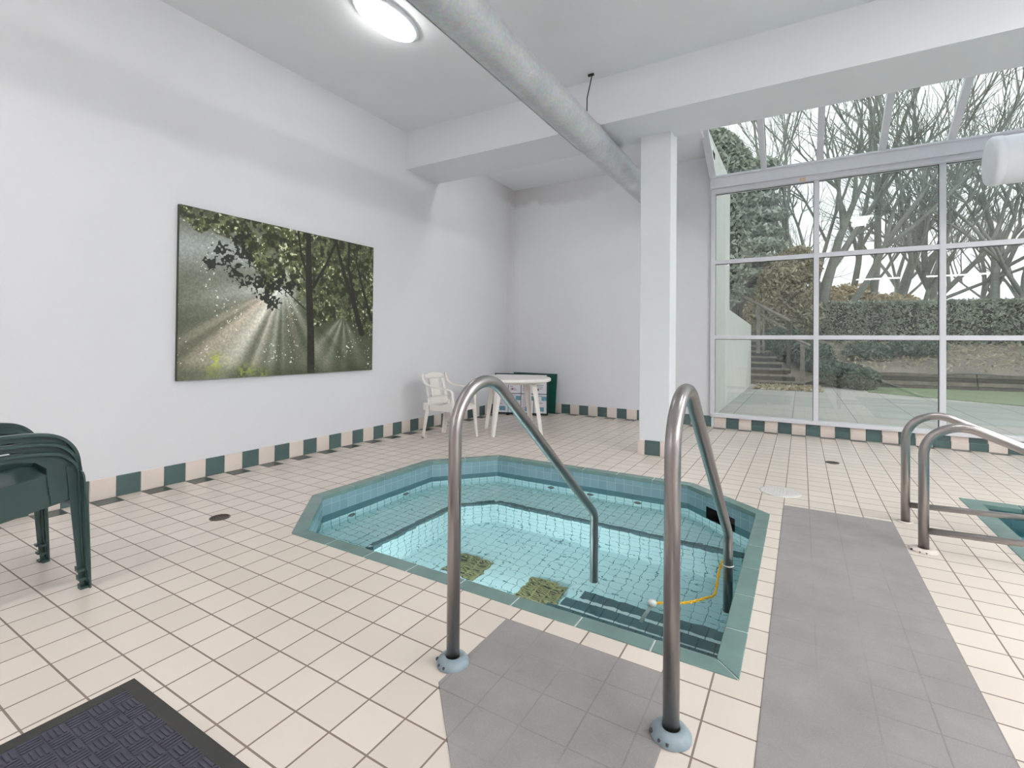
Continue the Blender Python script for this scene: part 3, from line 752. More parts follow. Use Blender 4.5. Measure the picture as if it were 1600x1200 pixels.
def make_green_chair(label):
    t = thing('plastic_armchair', label, 'chair', (0, 0, 0), 0, 'stacked green plastic armchairs')
    g = M['green_plastic']
    # seat
    def seat(u, v):
        x = (u - .5) * 0.44; y = -0.20 + v * 0.42
        return (x, y, 0.425 - 0.02 * math.cos((u - .5) * PI) * (1 - v * .3) + 0.045 * (v - .5) - (0.02 * max(0, v - .85) / .15))
    bm = grid_surf(12, 12, seat, 0.008); o = obj('seat', bm, g, t); md = o.modifiers.new('shell', 'SOLIDIFY'); md.thickness = 0.008
    # side rails of the seat
    bm = B()
    for sx in (-1, 1):
        for (y0, z0), (y1, z1) in [((-0.24, 0.345), (0.20, 0.425))]:
            x0, x1 = sorted((sx * 0.235, sx * 0.228))
            vs = [bm.verts.new(p) for p in ((x0, y0, z0), (x1, y0, z0), (x1, y1, z1), (x0, y1, z1), (x0, y0, z0 + .075), (x1, y0, z0 + .075), (x1, y1, z1 + .055), (x0, y1, z1 + .055))]
            for q in ((0,3,2,1),(4,5,6,7),(0,1,5,4),(1,2,6,5),(2,3,7,6),(3,0,4,7)): bm.faces.new([vs[i] for i in q])
    bx(bm, -.232, .232, 0.205, 0.213, 0.395, 0.45)
    obj('seat_rail', fixn(bm), g, t)
    # back with five slots
    def backp(x, s):   # s 0..1 up the back
        return (x, -0.20 - 0.13 * s - 0.02 * math.sin(s * PI) + 0.35 * x * x, 0.42 + 0.42 * s - (1.1 * x * x if s > .99 else 0))
    bm = B()
    def strip(x0, x1, s0, s1, n=8, m_=2):
        V = [[bm.verts.new(backp(x0 + (x1 - x0) * i / m_, s0 + (s1 - s0) * j / n)) for i in range(m_ + 1)] for j in range(n + 1)]
        for j in range(n):
            for i in range(m_): f = bm.faces.new((V[j][i], V[j][i + 1], V[j + 1][i + 1], V[j + 1][i])); f.smooth = True
    strip(-.22, .22, 0.0, 0.2, 3, 12); strip(-.22, .22, 0.85, 1.0, 3, 12)
    for i in range(6): strip(-.22 + i * .076, -.22 + i * .076 + .06, 0.2, 0.85)
    o = obj('backrest', fixn(bm), g, t); md = o.modifiers.new('shell', 'SOLIDIFY'); md.thickness = 0.009
    # arms: thin side panel with a protruding rounded lip
    outer = cat([(0.262, 0.0), (0.245, 0.30), (0.235, 0.50), (0.215, 0.585), (0.165, 0.645), (0.10, 0.668), (0.0, 0.675), (-0.15, 0.672), (-0.27, 0.66)], 8)
    for sx in (-1, 1):
        bm = B(); ribbon(bm, [p for p in outer if p[1] > 0.02], sx, 0.046, 0.012, sx * 0.232)
        pan = [(-0.02, 0.655), (0.10, 0.655), (0.165, 0.632), (0.215, 0.57), (0.235, 0.44), (0.15, 0.435), (0.14, 0.58), (0.09, 0.615), (-0.02, 0.625)]
        pan = [(0.232, 0.44), (0.232, 0.50), (0.212, 0.575), (0.163, 0.636), (0.10, 0.660), (0.0, 0.666), (-0.25, 0.652), (-0.25, 0.628), (0.0, 0.640), (0.07, 0.625), (0.115, 0.585), (0.125, 0.42)]
        lo = [bm.verts.new((sx * 0.238, y, z)) for y, z in pan]; hi = [bm.verts.new((sx * 0.246, y, z)) for y, z in pan]
        bm.faces.new(lo); bm.faces.new(hi[::-1])
        for i in range(len(pan)): bm.faces.new((lo[i], lo[(i + 1) % len(pan)], hi[(i + 1) % len(pan)], hi[i]))
        obj('arm', fixn(bm), g, t)
        bm = leg_mesh(sx, (sx * 0.252, 0.235, 0.50), (sx * 0.262, 0.262, 0.0), 0.05, 0.036, 0.048, 0.030)
        fl_ = [(0.246, 0.0), (0.300, 0.0), (0.318, 0.25), (0.328, 0.43), (0.324, 0.458), (0.308, 0.474), (0.270, 0.478), (0.246, 0.465)]
        ya = lambda z: 0.262 - 0.030 * z / 0.5
        lo = [bm.verts.new((sx * x, ya(z), z)) for x, z in fl_]; hi = [bm.verts.new((sx * x, ya(z) - 0.007, z)) for x, z in fl_]
        bm.faces.new(lo); bm.faces.new(hi[::-1])
        for i in range(len(fl_)): bm.faces.new((lo[i], lo[(i + 1) % len(fl_)], hi[(i + 1) % len(fl_)], hi[i]))
        x0, x1 = sorted((sx * 0.25, sx * 0.287)); bx(bm, x0, x1, 0.225, 0.260, 0.0, 0.010)
        obj('leg', fixn(bm), g, t)
        obj('leg', leg_mesh(sx, (sx * 0.225, -0.225, 0.42), (sx * 0.245, -0.33, 0.0), 0.055, 0.040, 0.085, 0.045, ysign=-1), g, t)
    return t
gc = make_green_chair('bottom chair of the dark green plastic stack, its feet on the floor')
gc.location = (1.225, 0.728, 0.0); gc.rotation_euler = (0, 0, 0)
for k, lb in ((1, 'middle chair of the dark green plastic stack at the left edge'), (2, 'top chair of the dark green plastic stack at the left edge')):
    c = copy_tree(gc); c.location = (1.225, 0.728 - 0.006 * k, 0.0435 * k); c['label'] = lb

def make_white_chair():
    t = thing('white_armchair', 'white plastic armchair in the far corner facing the round table', 'chair', (0.68, 4.83, 0), -PI / 2)
    g = M['white_plastic']
    def seat(u, v):
        x = (u - .5) * 0.42; y = -0.20 + v * 0.43
        return (x, y, 0.40 - 0.018 * math.cos((u - .5) * PI) + 0.02 * (v - .5) - 0.03 * max(0, v - .88) / .12)
    o = obj('seat', grid_surf(12, 12, seat, 0.008), g, t); md = o.modifiers.new('shell', 'SOLIDIFY'); md.thickness = 0.009
    bm = B()
    for sx in (-1, 1): x0, x1 = sorted((sx * .215, sx * .205)); bx(bm, x0, x1, -.235, .225, .345, .415)
    bx(bm, -.21, .21, .222, .232, .35, .395); bx(bm, -.224, -.165, -.245, -.165, .345, .43); bx(bm, .165, .224, -.245, -.165, .345, .43); obj('seat_rail', bm, g, t)
    def backp(x, s): return (x * (1 - .10 * s), -0.20 - 0.10 * s + 0.5 * x * x, 0.39 + 0.41 * s - (1.2 * x * x) * (s > .95))
    bm = B()
    def strip(x0, x1, s0, s1, n=8, m_=2):
        V = [[bm.verts.new(backp(x0 + (x1 - x0) * i / m_, s0 + (s1 - s0) * j / n)) for i in range(m_ + 1)] for j in range(n + 1)]
        for j in range(n):
            for i in range(m_): f = bm.faces.new((V[j][i], V[j][i + 1], V[j + 1][i + 1], V[j + 1][i])); f.smooth = True
    strip(-.21, .21, 0, .25, 3, 12); strip(-.21, .21, .8, 1.0, 3, 12); strip(-.21, -.15, .25, .8); strip(.15, .21, .25, .8); strip(-.10, .10, .25, .8, 8, 6)
    o = obj('backrest', fixn(bm), g, t); md = o.modifiers.new('shell', 'SOLIDIFY'); md.thickness = 0.010
    arm = cat([(-0.27, 0.79), (-0.255, 0.72), (-0.20, 0.655), (-0.10, 0.625), (0.02, 0.615), (0.13, 0.61), (0.19, 0.59), (0.205, 0.53), (0.210, 0.39)], 6)
    for sx in (-1, 1):
        bm = B(); ribbon(bm, arm, sx, 0.045, 0.014, sx * 0.205); obj('arm', fixn(bm), g, t)
        obj('leg', leg_mesh(sx, (sx * 0.225, 0.228, 0.40), (sx * 0.225, 0.265, 0.0), 0.06, 0.035, 0.06, 0.035), g, t)
        obj('leg', leg_mesh(sx, (sx * 0.215, -0.21, 0.40), (sx * 0.215, -0.275, 0.0), 0.07, 0.045, 0.06, 0.035, ysign=-1), g, t)
    return t
make_white_chair()

# round white table
t = thing('round_table', 'round white plastic garden table in the far corner', 'table', (1.14, 5.58, 0))
bm = B(); r = 0.50; zt_ = 0.085
lathe(bm, [(a_, b_ + zt_) for a_, b_ in [(0, .640), (r - .03, .640), (r - .008, .636), (r, .626), (r, .600), (r - .012, .592), (r - .03, .598), (r - .05, .612), (0, .615)]], 64); obj('tabletop', bm, M['white_plastic'], t)
bm = B(); lathe(bm, [(.36, .697), (.36, .650), (.352, .650), (.352, .697)], 48); obj('apron', bm, M['white_plastic'], t)
for ang in (math.radians(-94), math.radians(-4), math.radians(86), math.radians(176)):
    d = Vector((math.cos(ang), math.sin(ang), 0)); s = Vector((-d.y, d.x, 0)); bm = B()
    rows = []
    for z, rad, w in ((0.69, 0.32, 0.062), (0.34, 0.385, 0.048), (0.0, 0.445, 0.034)):
        c = d * rad; dep = w * .8
        rows.append([bm.verts.new((c + s * a + d * b_) + Vector((0, 0, z))) for a, b_ in ((-w, 0), (-w * .35, dep * .55), (w * .35, dep * .55), (w, 0), (w * .8, -.008), (w * .3, dep * .30), (-w * .3, dep * .30), (-w * .8, -.008))])
    for a, b_ in zip(rows, rows[1:]):
        for k in range(8): bm.faces.new((a[k], a[(k + 1) % 8], b_[(k + 1) % 8], b_[k]))
    bm.faces.new(rows[0]); bm.faces.new(rows[-1][::-1]); obj('leg', fixn(bm), M['white_plastic'], t)

# notice boards behind the table
t = thing('notice_board', 'dark framed board of white printed notices leaning behind the round table', 'notice board', (0.10, 6.75, 0.012), math.radians(20))
bm = B(); bx(bm, 0, 0.88, 0, 0.02, 0, 0.665); 
backing = obj('backing', bm, M['boardframe'], t, 0.003)
bm = B()
bm.free()
for x in (0.22, 0.70):
    bm = B(); bx(bm, x - .02, x + .02, -0.02, 0.05, -0.012, 0.004); obj('foot', bm, M['rod'], t)
rn = random.Random(3)
for i in range(4):
    for j in range(2):
        x0 = 0.022 + i * 0.211; x1 = x0 + 0.200; z0 = 0.03 + j * 0.315; z1 = z0 + 0.303
        bm = B(); bx(bm, x0, x1, -0.004, 0.0, z0, z1)
        for k in range(9):
            zz = z1 - 0.03 - k * 0.028; w = rn.uniform(.3, .8) * (x1 - x0)
            if rn.random() < .75: quad(bm, [(x0 + .02, -.005, zz), (x0 + .02 + w * .8, -.005, zz), (x0 + .02 + w * .8, -.005, zz + .008), (x0 + .02, -.005, zz + .008)], 3 if rn.random() < .06 else 1)
        if j == 0:
            quad(bm, [(x0 + .06, -.0055, z0 + .03), (x0 + .16, -.0055, z0 + .03), (x0 + .16, -.0055, z0 + .10), (x0 + .06, -.0055, z0 + .10)], 2)
            quad(bm, [(x0 + .12, -.0055, z1 - .10), (x0 + .20, -.0055, z1 - .10), (x0 + .20, -.0055, z1 - .03), (x0 + .12, -.0055, z1 - .03)], 2)
        else:
            quad(bm, [(x0 + .05, -.0055, z0 + .05), (x0 + .075, -.0055, z0 + .05), (x0 + .075, -.0055, z0 + .085), (x0 + .05, -.0055, z0 + .085)], 3)
        obj('notice_sheet', bm, [M['boardwhite'], M['ink'], M['inkblue'], M['inkred']], backing)
bm = B(); bx(bm, 0, 0.84, 0, 0.02, 0.0, 0.660)
o = obj('green_board', bm, M['boardgreen'], None, 0.003); o.location = (0.06, 7.36, 0.003); o.rotation_euler = (math.radians(-6), 0, 0)
tag(o, 'plain bottle green board leaning on the end wall behind the notice board', 'board')

# ------------------------------------------------------------------ canvas picture
CY0, CY1, CZ0, CZ1, CX = 2.035, 4.145, 0.842, 2.298, 0.035
t = thing('canvas_picture', 'large unframed canvas of sunbeams breaking through leafy trees on the left wall', 'picture', (0, CY0, CZ0))
bm = B(); bx(bm, 0.0, CX - .001, CY0, CY1, CZ0, CZ1); rel(obj('stretcher', bm, plain('canvas_edge', rgb(58, 62, 50), 0.7, 0, 0.2, 12), t), t)
NX, NZ = 640, 440
def vnoise(rs, w, h, fx, fy):
    g = rs.rand(fy + 2, fx + 2); xs = np.linspace(0, fx, w, endpoint=False); ys = np.linspace(0, fy, h, endpoint=False)
    xi = xs.astype(int); yi = ys.astype(int); xf = xs - xi; yf = ys - yi; xf = xf * xf * (3 - 2 * xf); yf = yf * yf * (3 - 2 * yf)
    a = g[yi][:, xi]; b = g[yi][:, xi + 1]; c = g[yi + 1][:, xi]; d = g[yi + 1][:, xi + 1]
    return (a * (1 - xf) + b * xf) * (1 - yf[:, None]) + (c * (1 - xf) + d * xf) * yf[:, None]
def paint_canvas():
    rs = np.random.RandomState(5); W, H = NX, NZ
    fb = lambda f, o=4: sum(vnoise(rs, W, H, int(f * 2 ** k * 1.45), int(f * 2 ** k)) * .5 ** k for k in range(o)) / sum(.5 ** k for k in range(o))
    Y = np.linspace(CY0, CY1, W)[None, :].repeat(H, 0); Z = np.linspace(CZ0, CZ1, H)[:, None].repeat(W, 1)
    # position on the print measured along the picture: u, v are design units of the print
    dx, dy, dz = -4.43, Y, Z - 1.1884
    dd = dx * fwd.x + dy * fwd.y + dz * fwd.z
    U = ((800 + 761.6 * (dx * right.x + dy * right.y) / dd) - 250 + .0) * 3.749
    V = ((526.9 - 761.6 * (dx * up.x + dy * up.y + dz * up.z) / dd) - 300) * 3.749
    C = lambda r, g, b: np.array([r, g, b], float)
    img = np.zeros((H, W, 3)) + C(64, 70, 54)
    def over(mask, col): 
        nonlocal img
        m_ = np.clip(mask, 0, 1)[..., None]; img = img * (1 - m_) + np.asarray(col, float) * m_
    over(np.clip((U - 60) / 900, 0, 1) * .35, C(92, 98, 78))
    sx, sy = 700., 540.
    ang = np.degrees(np.arctan2(V - sy, U - sx)); rad = np.hypot(U - sx, V - sy)
    # grey mist, upper left
    mist = 1.25 * np.exp(-((V - 330 - (U - 300) * .1) / 150) ** 2) * np.clip((760 - U) / 260, 0, 1)
    over(mist * (.55 + .5 * (fb(4) - .3)), C(176, 182, 182))
    # light beams
    rs2 = np.random.RandomState(11); prof = np.interp(ang % 360, np.linspace(0, 360, 150), np.convolve(rs2.rand(150), [.25, .5, .25], 'same'))
    def beam(a0, wid, s, col, r1=700.):
        d = (ang - a0 + 180) % 360 - 180
        over(s * np.exp(-(d / wid) ** 2) * np.clip(1.15 - rad / r1, 0, 1) * np.clip(rad / 60, 0, 1), col)
    beam(168, 18, .85, C(190, 192, 186), 820)
    beam(141, 13, 1.0, C(206, 190, 174), 1050); beam(123, 11, 1.0, C(232, 228, 216), 980); beam(110, 7, .9, C(210, 202, 188), 800)
    beam(98, 4, .75, C(190, 190, 178), 820); beam(86, 4, .8, C(214, 212, 202), 780); beam(76, 4, .8, C(180, 170, 154), 760); beam(62, 5, .6, C(186, 180, 168), 700)
    over(np.exp(-(rad / 130) ** 2) * .85, C(226, 230, 226))
    sx2, sy2 = 1060., 720.; ang2 = np.degrees(np.arctan2(V - sy2, U - sx2)); rad2 = np.hypot(U - sx2, V - sy2)
    for a0, w_, s_ in ((128, 8, .55), (108, 6, .6), (88, 5, .45), (70, 7, .35)):
        over(s_ * np.exp(-((ang2 - a0) / w_) ** 2) * np.clip(1.1 - rad2 / 400, 0, 1), C(196, 192, 180))
    over(np.clip((prof - .5) * 1.6, 0, .5) * np.clip((V - 560) / 200, 0, 1), C(52, 58, 44))
    # canopy
    edge = np.interp(U, [60, 105, 330, 420, 520, 620, 680, 760, 860, 1240], [130, 170, 260, 300, 400, 600, 560, 640, 760, 830])
    n1 = fb(26, 3); n2 = fb(60, 2); n3 = fb(9, 3)
    canopy = np.clip((edge + (n3 - .5) * 200 - V) / 26, 0, 1)
    thin = np.clip((n3 - .30) * 5, 0.25, 1)
    over(canopy * np.clip((n1 - .30) * 7, 0, 1) * thin, C(72, 78, 52))
    over(canopy * np.clip((n2 - .52) * 9, 0, 1) * .75, C(112, 118, 82))
    n4 = fb(70, 2)
    over(canopy * np.clip((n4 - .655) * 12, 0, 1) * np.clip((n3 - .35) * 5, .2, 1), C(200, 204, 172))
    over(canopy * np.clip((fb(34, 2) - .52) * 10, 0, 1) * .85, C(44, 48, 36))
    # scattered light spots among the beams
    over(np.clip((fb(95, 2) - .76) * 22, 0, 1) * (1 - canopy) * (fb(7, 2) > .52), C(222, 222, 210))
    # dark foreground leaf sprays
    sp = [(290, 410), (340, 340), (380, 400), (420, 450), (470, 350), (440, 300), (500, 390), (430, 480), (500, 530), (560, 530), (600, 600), (640, 650), (650, 560), (690, 520), (470, 270), (740, 560)]
    fld = np.zeros((H, W))
    for (a, b) in sp: fld = np.maximum(fld, np.exp(-(((U - a) / 54) ** 2 + ((V - b) / 44) ** 2)))
    over(np.clip((fld * 1.1 + (fb(64, 2) - .5) * 2.2 - .60) * 8, 0, 1) * .95 * np.clip(fld * 5 - .6, 0, 1), C(40, 43, 38))
    # trunks and boughs
    def line(pts, col=C(46, 44, 40)):
        for (x0, y0, w0), (x1, y1, w1) in zip(pts, pts[1:]):
            tt = np.clip(((U - x0) * (x1 - x0) + (V - y0) * (y1 - y0)) / ((x1 - x0) ** 2 + (y1 - y0) ** 2), 0, 1)
            d = np.hypot(U - x0 - tt * (x1 - x0), V - y0 - tt * (y1 - y0)); w = w0 + (w1 - w0) * tt
            over(np.clip((w / 2 - d) / 2.5 + .5, 0, 1), col)
    line([(850, 230, 26), (856, 560, 38), (868, 800, 40), (872, 1060, 44)]); line([(880, 560, 20), (960, 420, 15), (1020, 280, 14)])
    line([(850, 500, 16), (812, 380, 14), (790, 235, 12)]); line([(832, 520, 9), (770, 430, 7)])
    line([(1015, 300, 14), (1060, 480, 18), (1120, 650, 26), (1168, 830, 30)]); line([(1090, 300, 12), (1088, 450, 14), (1125, 640, 16)]); line([(1130, 400, 8), (1165, 540, 12), (1222, 750, 18)])
    line([(480, 410, 3), (640, 510, 4), (720, 580, 5), (840, 690, 6)])
    # lit leaves low down
    for (a, b, r_) in ((320, 990, 50), (300, 1050, 40), (470, 1060, 40), (510, 1050, 40), (590, 1065, 30)):
        over(np.exp(-(((U - a) / r_) ** 2 + ((V - b) / r_) ** 2)) * np.clip((fb(60, 2) - .45) * 9, 0, 1), C(168, 178, 92))
    over(np.clip(((V - 1000) / 140), 0, .4), C(50, 58, 40))
    img = img * (1.0 + 0.2 * fb(120, 1)[..., None])
    c = np.clip(img / 255, 0, 1); lin = np.where(c <= .04045, c / 12.92, ((c + .055) / 1.055) ** 2.4)
    return np.concatenate([lin, np.ones((H, W, 1))], 2).reshape(-1, 4)
ys = np.linspace(CY0, CY1, NX); zs_ = np.linspace(CZ0, CZ1, NZ)
co = np.stack([np.full(NX * NZ, CX), np.tile(ys, NZ), np.repeat(zs_, NX)], 1)
idx = np.arange(NX * NZ).reshape(NZ, NX); fc = np.stack([idx[:-1, :-1], idx[:-1, 1:], idx[1:, 1:], idx[1:, :-1]], -1).reshape(-1, 4)
me = bpy.data.meshes.new('print'); me.vertices.add(len(co)); me.vertices.foreach_set('co', co.ravel()); me.loops.add(fc.size); me.loops.foreach_set('vertex_index', fc.ravel().astype(np.int32))
me.polygons.add(len(fc)); me.polygons.foreach_set('loop_start', np.arange(0, fc.size, 4, dtype=np.int32)); me.update(calc_edges=True)
ca = me.color_attributes.new('print_colour', 'FLOAT_COLOR', 'POINT'); ca.data.foreach_set('color', paint_canvas().ravel().astype(np.float32))
tm = NT('printed_canvas'); at = tm.n('ShaderNodeVertexColor'); at.layer_name = 'print_colour'; tm.pr(at.outputs[0], 0.55, 0, None, 0.3); me.materials.append(tm.m)
po = bpy.data.objects.new('print', me); COL.objects.link(po); po.parent = t; rel(po, t)

# ------------------------------------------------------------------ ducts
t = thing('air_duct', 'round galvanised steel air duct hanging under the ceiling', 'duct', (2.575, 0, 3.262))
DX, DZ, DR = 2.575, 3.262, 0.152
for (a, b, r) in ((-4.0, 4.58, DR), (4.58, YW, DR - 0.004)):
    bm = B(); tube(bm, [(DX, a, DZ), (DX, b, DZ)], r, 64, caps=False)
    tube(bm, [(DX, a, DZ), (DX, b, DZ)], r - .002, 64, caps=False)
    if a < 0:
        for yy in (-1.6, 1.1): pass
    rel(obj('duct_section', bm, M['galv'], t), t)
bm = B()
lathe(bm, [(DR - .005, -.02), (DR + .004, -.016), (DR + .005, -.002), (DR - .006, 0.004), (DR + .002, .01), (DR + .001, .03), (DR - .005, .034)], 64)
bmesh.ops.rotate(bm, verts=bm.verts, matrix=Matrix.Rotation(PI / 2, 3, 'X')); bmesh.ops.translate(bm, verts=bm.verts, vec=(DX, 4.58, DZ))
rel(obj('joint_collar', bm, M['galv'], t), t)
bm = B(); tube(bm, [(DX + .01, 4.52, DZ + DR - .01), (DX + .004, 4.54, DZ + DR + .22), (DX + .03, 4.60, ZC - .02), (DX + .03, 4.60, ZC)], 0.006, 8)
bx(bm, DX - .01, DX + .05, 4.59, 4.61, ZC - .02, ZC)
rel(obj('hanger_rod', bm, M['rod'], t), t)
bm = B(); bx(bm, DX - DR * .72 - .004, DX - DR * .72 + .002, -4.0, 4.56, DZ - DR * .72 - .003, DZ - DR * .72 + .003)
rel(obj('seam', bm, M['galv'], t), t)

t = thing('ventilation_duct', 'thick white round ventilation duct with a closed end by the tall window', 'duct', (6.02, 6.6, 3.0))
bm = B(); tube(bm, [(6.075, 6.6, 3.03), (XR, 6.6, 3.03)], 0.232, 48, caps=False); rel(obj('duct_body', bm, M['whiteduct'], t), t)
bm = B(); lathe(bm, [(0, .035), (.20, .035), (.224, .03), (.240, .01), (.240, -.05), (.228, -.05)], 48)
bmesh.ops.rotate(bm, verts=bm.verts, matrix=Matrix.Rotation(-PI / 2, 3, 'Y')); bmesh.ops.translate(bm, verts=bm.verts, vec=(6.06, 6.6, 3.03)); rel(obj('end_cap', fixn(bm), M['whiteduct'], t), t)

# ------------------------------------------------------------------ ceiling lamps, with unseen panels added for fill
def oval_lamp(x, y, label):
    t = thing('ceiling_lamp', label, 'ceiling lamp', (x, y, ZC), 0)
    bm = B(); lathe(bm, [(0, 0), (.17, 0), (.17, -.02), (.15, -.03)], 40, sy=2.1); obj('base_plate', bm, M['whiteduct'], t)
    bm = B(); lathe(bm, [(.15, -.02), (.145, -.05), (.11, -.085), (.05, -.10), (0, -.102)], 40, sy=2.1); obj('diffuser', bm, M['lampdim'], t)
oval_lamp(1.44, 2.93, 'lit white oval lamp on the ceiling left of the steel duct')
def strip_lamp(x0, x1, y0, y1, label, mt='lamp', grp='ceiling light panels'):
    cx_, cy_ = (x0 + x1) / 2, (y0 + y1) / 2
    t = thing('ceiling_light', label, 'ceiling light', (cx_, cy_, ZC), 0, grp)
    w, h = (x1 - x0) / 2, (y1 - y0) / 2
    bm = B(); bx(bm, -w - .02, w + .02, -h - .02, h + .02, -.03, 0); obj('housing', bm, M['whiteduct'], t)
    bm = B(); bx(bm, -w, w, -h, h, -.07, -.031); obj('diffuser', bm, M[mt], t, 0.01)
strip_lamp(5.38, 5.64, 1.85, 2.9, 'lit ceiling panel above the long grey strip', 'lampdim')
strip_lamp(6.34, 7.74, -9.2, -9.05, 'lit tube light at the far end behind the camera', 'lampdim')
strip_lamp(8.55, 10.3, -9.2, -9.05, 'lit tube light in the far corner behind the camera', 'lampdim')
strip_lamp(8.4, 8.66, 1.85, 2.9, 'added unseen ceiling panel above the swimming pool')  # this and the panels below are unseen, added to brighten the hall
strip_lamp(2.05, 2.35, -2.6, -1.3, 'added unseen ceiling panel behind the camera by the picture wall', 'fillmid')
strip_lamp(2.05, 2.35, -0.4, 0.9, 'added unseen ceiling panel above the stacked chairs', 'lampdim')
strip_lamp(9.8, 10.1, -2.6, -1.3, 'added unseen ceiling panel behind the camera by the far wall of the pool')
strip_lamp(10.4, 10.7, 0.6, 1.9, 'added unseen ceiling panel over the far end of the swimming pool')
strip_lamp(7.6, 8.3, 3.0, 4.6, 'added unseen ceiling panel over the near side of the swimming pool', 'fillmid')
strip_lamp(9.1, 9.4, -0.6, 0.7, 'added unseen ceiling panel to the right of the camera')
strip_lamp(0.75, 1.05, -7.0, -5.7, 'added unseen ceiling panel deep in the hall by the left wall')
strip_lamp(0.8, 1.9, 5.50, 5.60, 'added unseen tube light tucked behind the beam in the table corner', 'lampdim')  # hidden tube added to brighten the bay behind the beam

# ------------------------------------------------------------------ garden outside
GZ = -0.04
bm = B(); bx(bm, 2.0, 30, 7.60, 34, GZ - .2, GZ); tag(obj('patio', bm, M['paving']), 'pale paved patio outside the window', 'patio', None, 'structure')
bm = B(); prism(bm, [(5.95, 15.7), (8.4, 14.0), (14, 10.0), (18, 12.0), (18, 19.6), (9.7, 18.55), (5.95, 17.75)], GZ - .01, GZ + .02); tag(obj('lawn', bm, M['lawn']), 'mossy green lawn beyond the patio', 'lawn', None, 'structure')
# earth bank
bm = B(); NXb, NYb = 60, 24; V = []
rb_ = random.Random(2)
for j in range(NYb + 1):
    row = []
    for i in range(NXb + 1):
        x = 4.5 + i * 16 / NXb; y = 17.75 + (x - 6) * .16 + j * 12 / NYb; s = j * 12 / NYb
        z = 0.40 + 0.9 * min(1, s / 4.2) + rb_.uniform(-.05, .05)
        if x < 6.2: z = max(GZ, z - (6.2 - x) * .25)
        row.append(bm.verts.new((x, y, z)))
    V.append(row)
for j in range(NYb):
    for i in range(NXb): f = bm.faces.new((V[j][i], V[j][i + 1], V[j + 1][i + 1], V[j + 1][i])); f.smooth = True
tag(obj('earth_bank', bm, M['earth']), 'bare earth bank below the hedge', 'bank', None, 'structure')
bm = B(); 
NXb, NYb = 30, 20; V = []
for j in range(NYb + 1):
    row = []
    for i in range(NXb + 1):
        x = -6 + i * 12 / NXb; y = 16.9 + j * 12 / NYb
        s = max(0, (y - 16.8) * .45 - max(0, (x - 3.2)) * .35); row.append(bm.verts.new((x, y, min(3.2, GZ + s) + rb_.uniform(-.04, .04))))
    V.append(row)
for j in range(NYb):
    for i in range(NXb): f = bm.faces.new((V[j][i], V[j][i + 1], V[j + 1][i + 1], V[j + 1][i])); f.smooth = True
tag(obj('planted_slope', bm, M['earth']), 'planted slope beside the garden stairs', 'slope', None, 'structure')
# timber retaining wall
t = thing('retaining_wall', 'low wall of stacked weathered timbers along the lawn', 'retaining wall', (9, 18.3, GZ))
for k in range(4):
    for (xa, xb) in ((6.35, 8.6), (8.62, 12.4), (12.42, 17)):
        ya, yb = 17.62 + (xa - 6) * .16 + k * .05, 17.62 + (xb - 6) * .16 + k * .05; z0 = GZ + k * .115
        bm = B(); vs = [bm.verts.new(p) for p in ((xa, ya, z0), (xb, yb, z0), (xb, yb + .14, z0), (xa, ya + .14, z0), (xa, ya, z0 + .105), (xb, yb, z0 + .105), (xb, yb + .14, z0 + .105), (xa, ya + .14, z0 + .105))]
        for q in ((0,3,2,1),(4,5,6,7),(0,1,5,4),(1,2,6,5),(2,3,7,6),(3,0,4,7)): bm.faces.new([vs[i] for i in q])
        rel(obj('timber', bm, M['wood'] if k % 2 else M['wooddark'], t, 0.008), t)
# building wing and sloping low wall on the left
bm = B(); bx(bm, 2.6, 3.15, 7.62, 10.95, GZ, 4.6); tag(obj('building_wing', bm, M['stucco'], None, 0.01), 'pale rendered end of the building just outside the window', 'building', None, 'structure')
bm = B(); pr_ = [(10.95, GZ), (16.0, GZ), (16.0, 1.76), (10.95, 1.90)]
lo = [bm.verts.new((3.0, y, z)) for y, z in pr_]; hi = [bm.verts.new((3.15, y, z)) for y, z in pr_]
bm.faces.new(lo); bm.faces.new(hi[::-1])
for i in range(4): bm.faces.new((lo[i], lo[(i + 1) % 4], hi[(i + 1) % 4], hi[i]))
tag(obj('garden_wall', fixn(bm), M['stucco'], None, 0.01), 'low pale garden wall running toward the wooden stairs', 'wall')
bm = B(); tube(bm, [(3.09, 13.0 + .20 * math.cos(a), 1.88 + .20 * math.sin(a)) for a in [2 * PI * i / 28 for i in range(29)]], 0.022, 8, caps=False)
tag(obj('wire_hoop', bm, M['black']), 'dark round hoop standing on the low garden wall', 'hoop')
# wooden stairs
t = thing('garden_stairs', 'weathered wooden stairs climbing the slope beyond the low wall', 'stairs', (3.8, 16.6, GZ))
for k in range(8):
    xr = 4.50 - .185 * k; y = 16.35 + .30 * k; z = 0.05 + .175 * k
    bm = B(); bx(bm, xr - 1.25, xr, y, y + .34, z, z + .05, 0); rel(obj('tread', bm, M['wood'], t, 0.006), t)
    bm = B(); bx(bm, xr - 1.23, xr - .04, y + .28, y + .32, z - (.1 if k else .08), z, 0)
    bx(bm, xr - 1.23, xr - .04, y + .04, y + .07, z - .12 if k else GZ, z); rel(obj('riser', bm, M['wooddark'], t), t)
def post(t, x, y, z0, z1, w, mat, nm='post'):
    bm = B(); bx(bm, x - w, x + w, y - w, y + w, z0, z1); return rel(obj(nm, bm, mat, t, 0.006), t)
t = thing('stair_railing', 'wooden railing rising along the garden stairs', 'railing', (4.05, 17.0, 0.2))
post(t, 4.09, 17.3, 0.3, 1.84, .055, M['wooddark']); post(t, 3.23, 17.6, 0.9, 2.46, .055, M['wood']); post(t, 3.38, 17.6, 0.9, 2.30, .03, M['wood'], 'baluster')
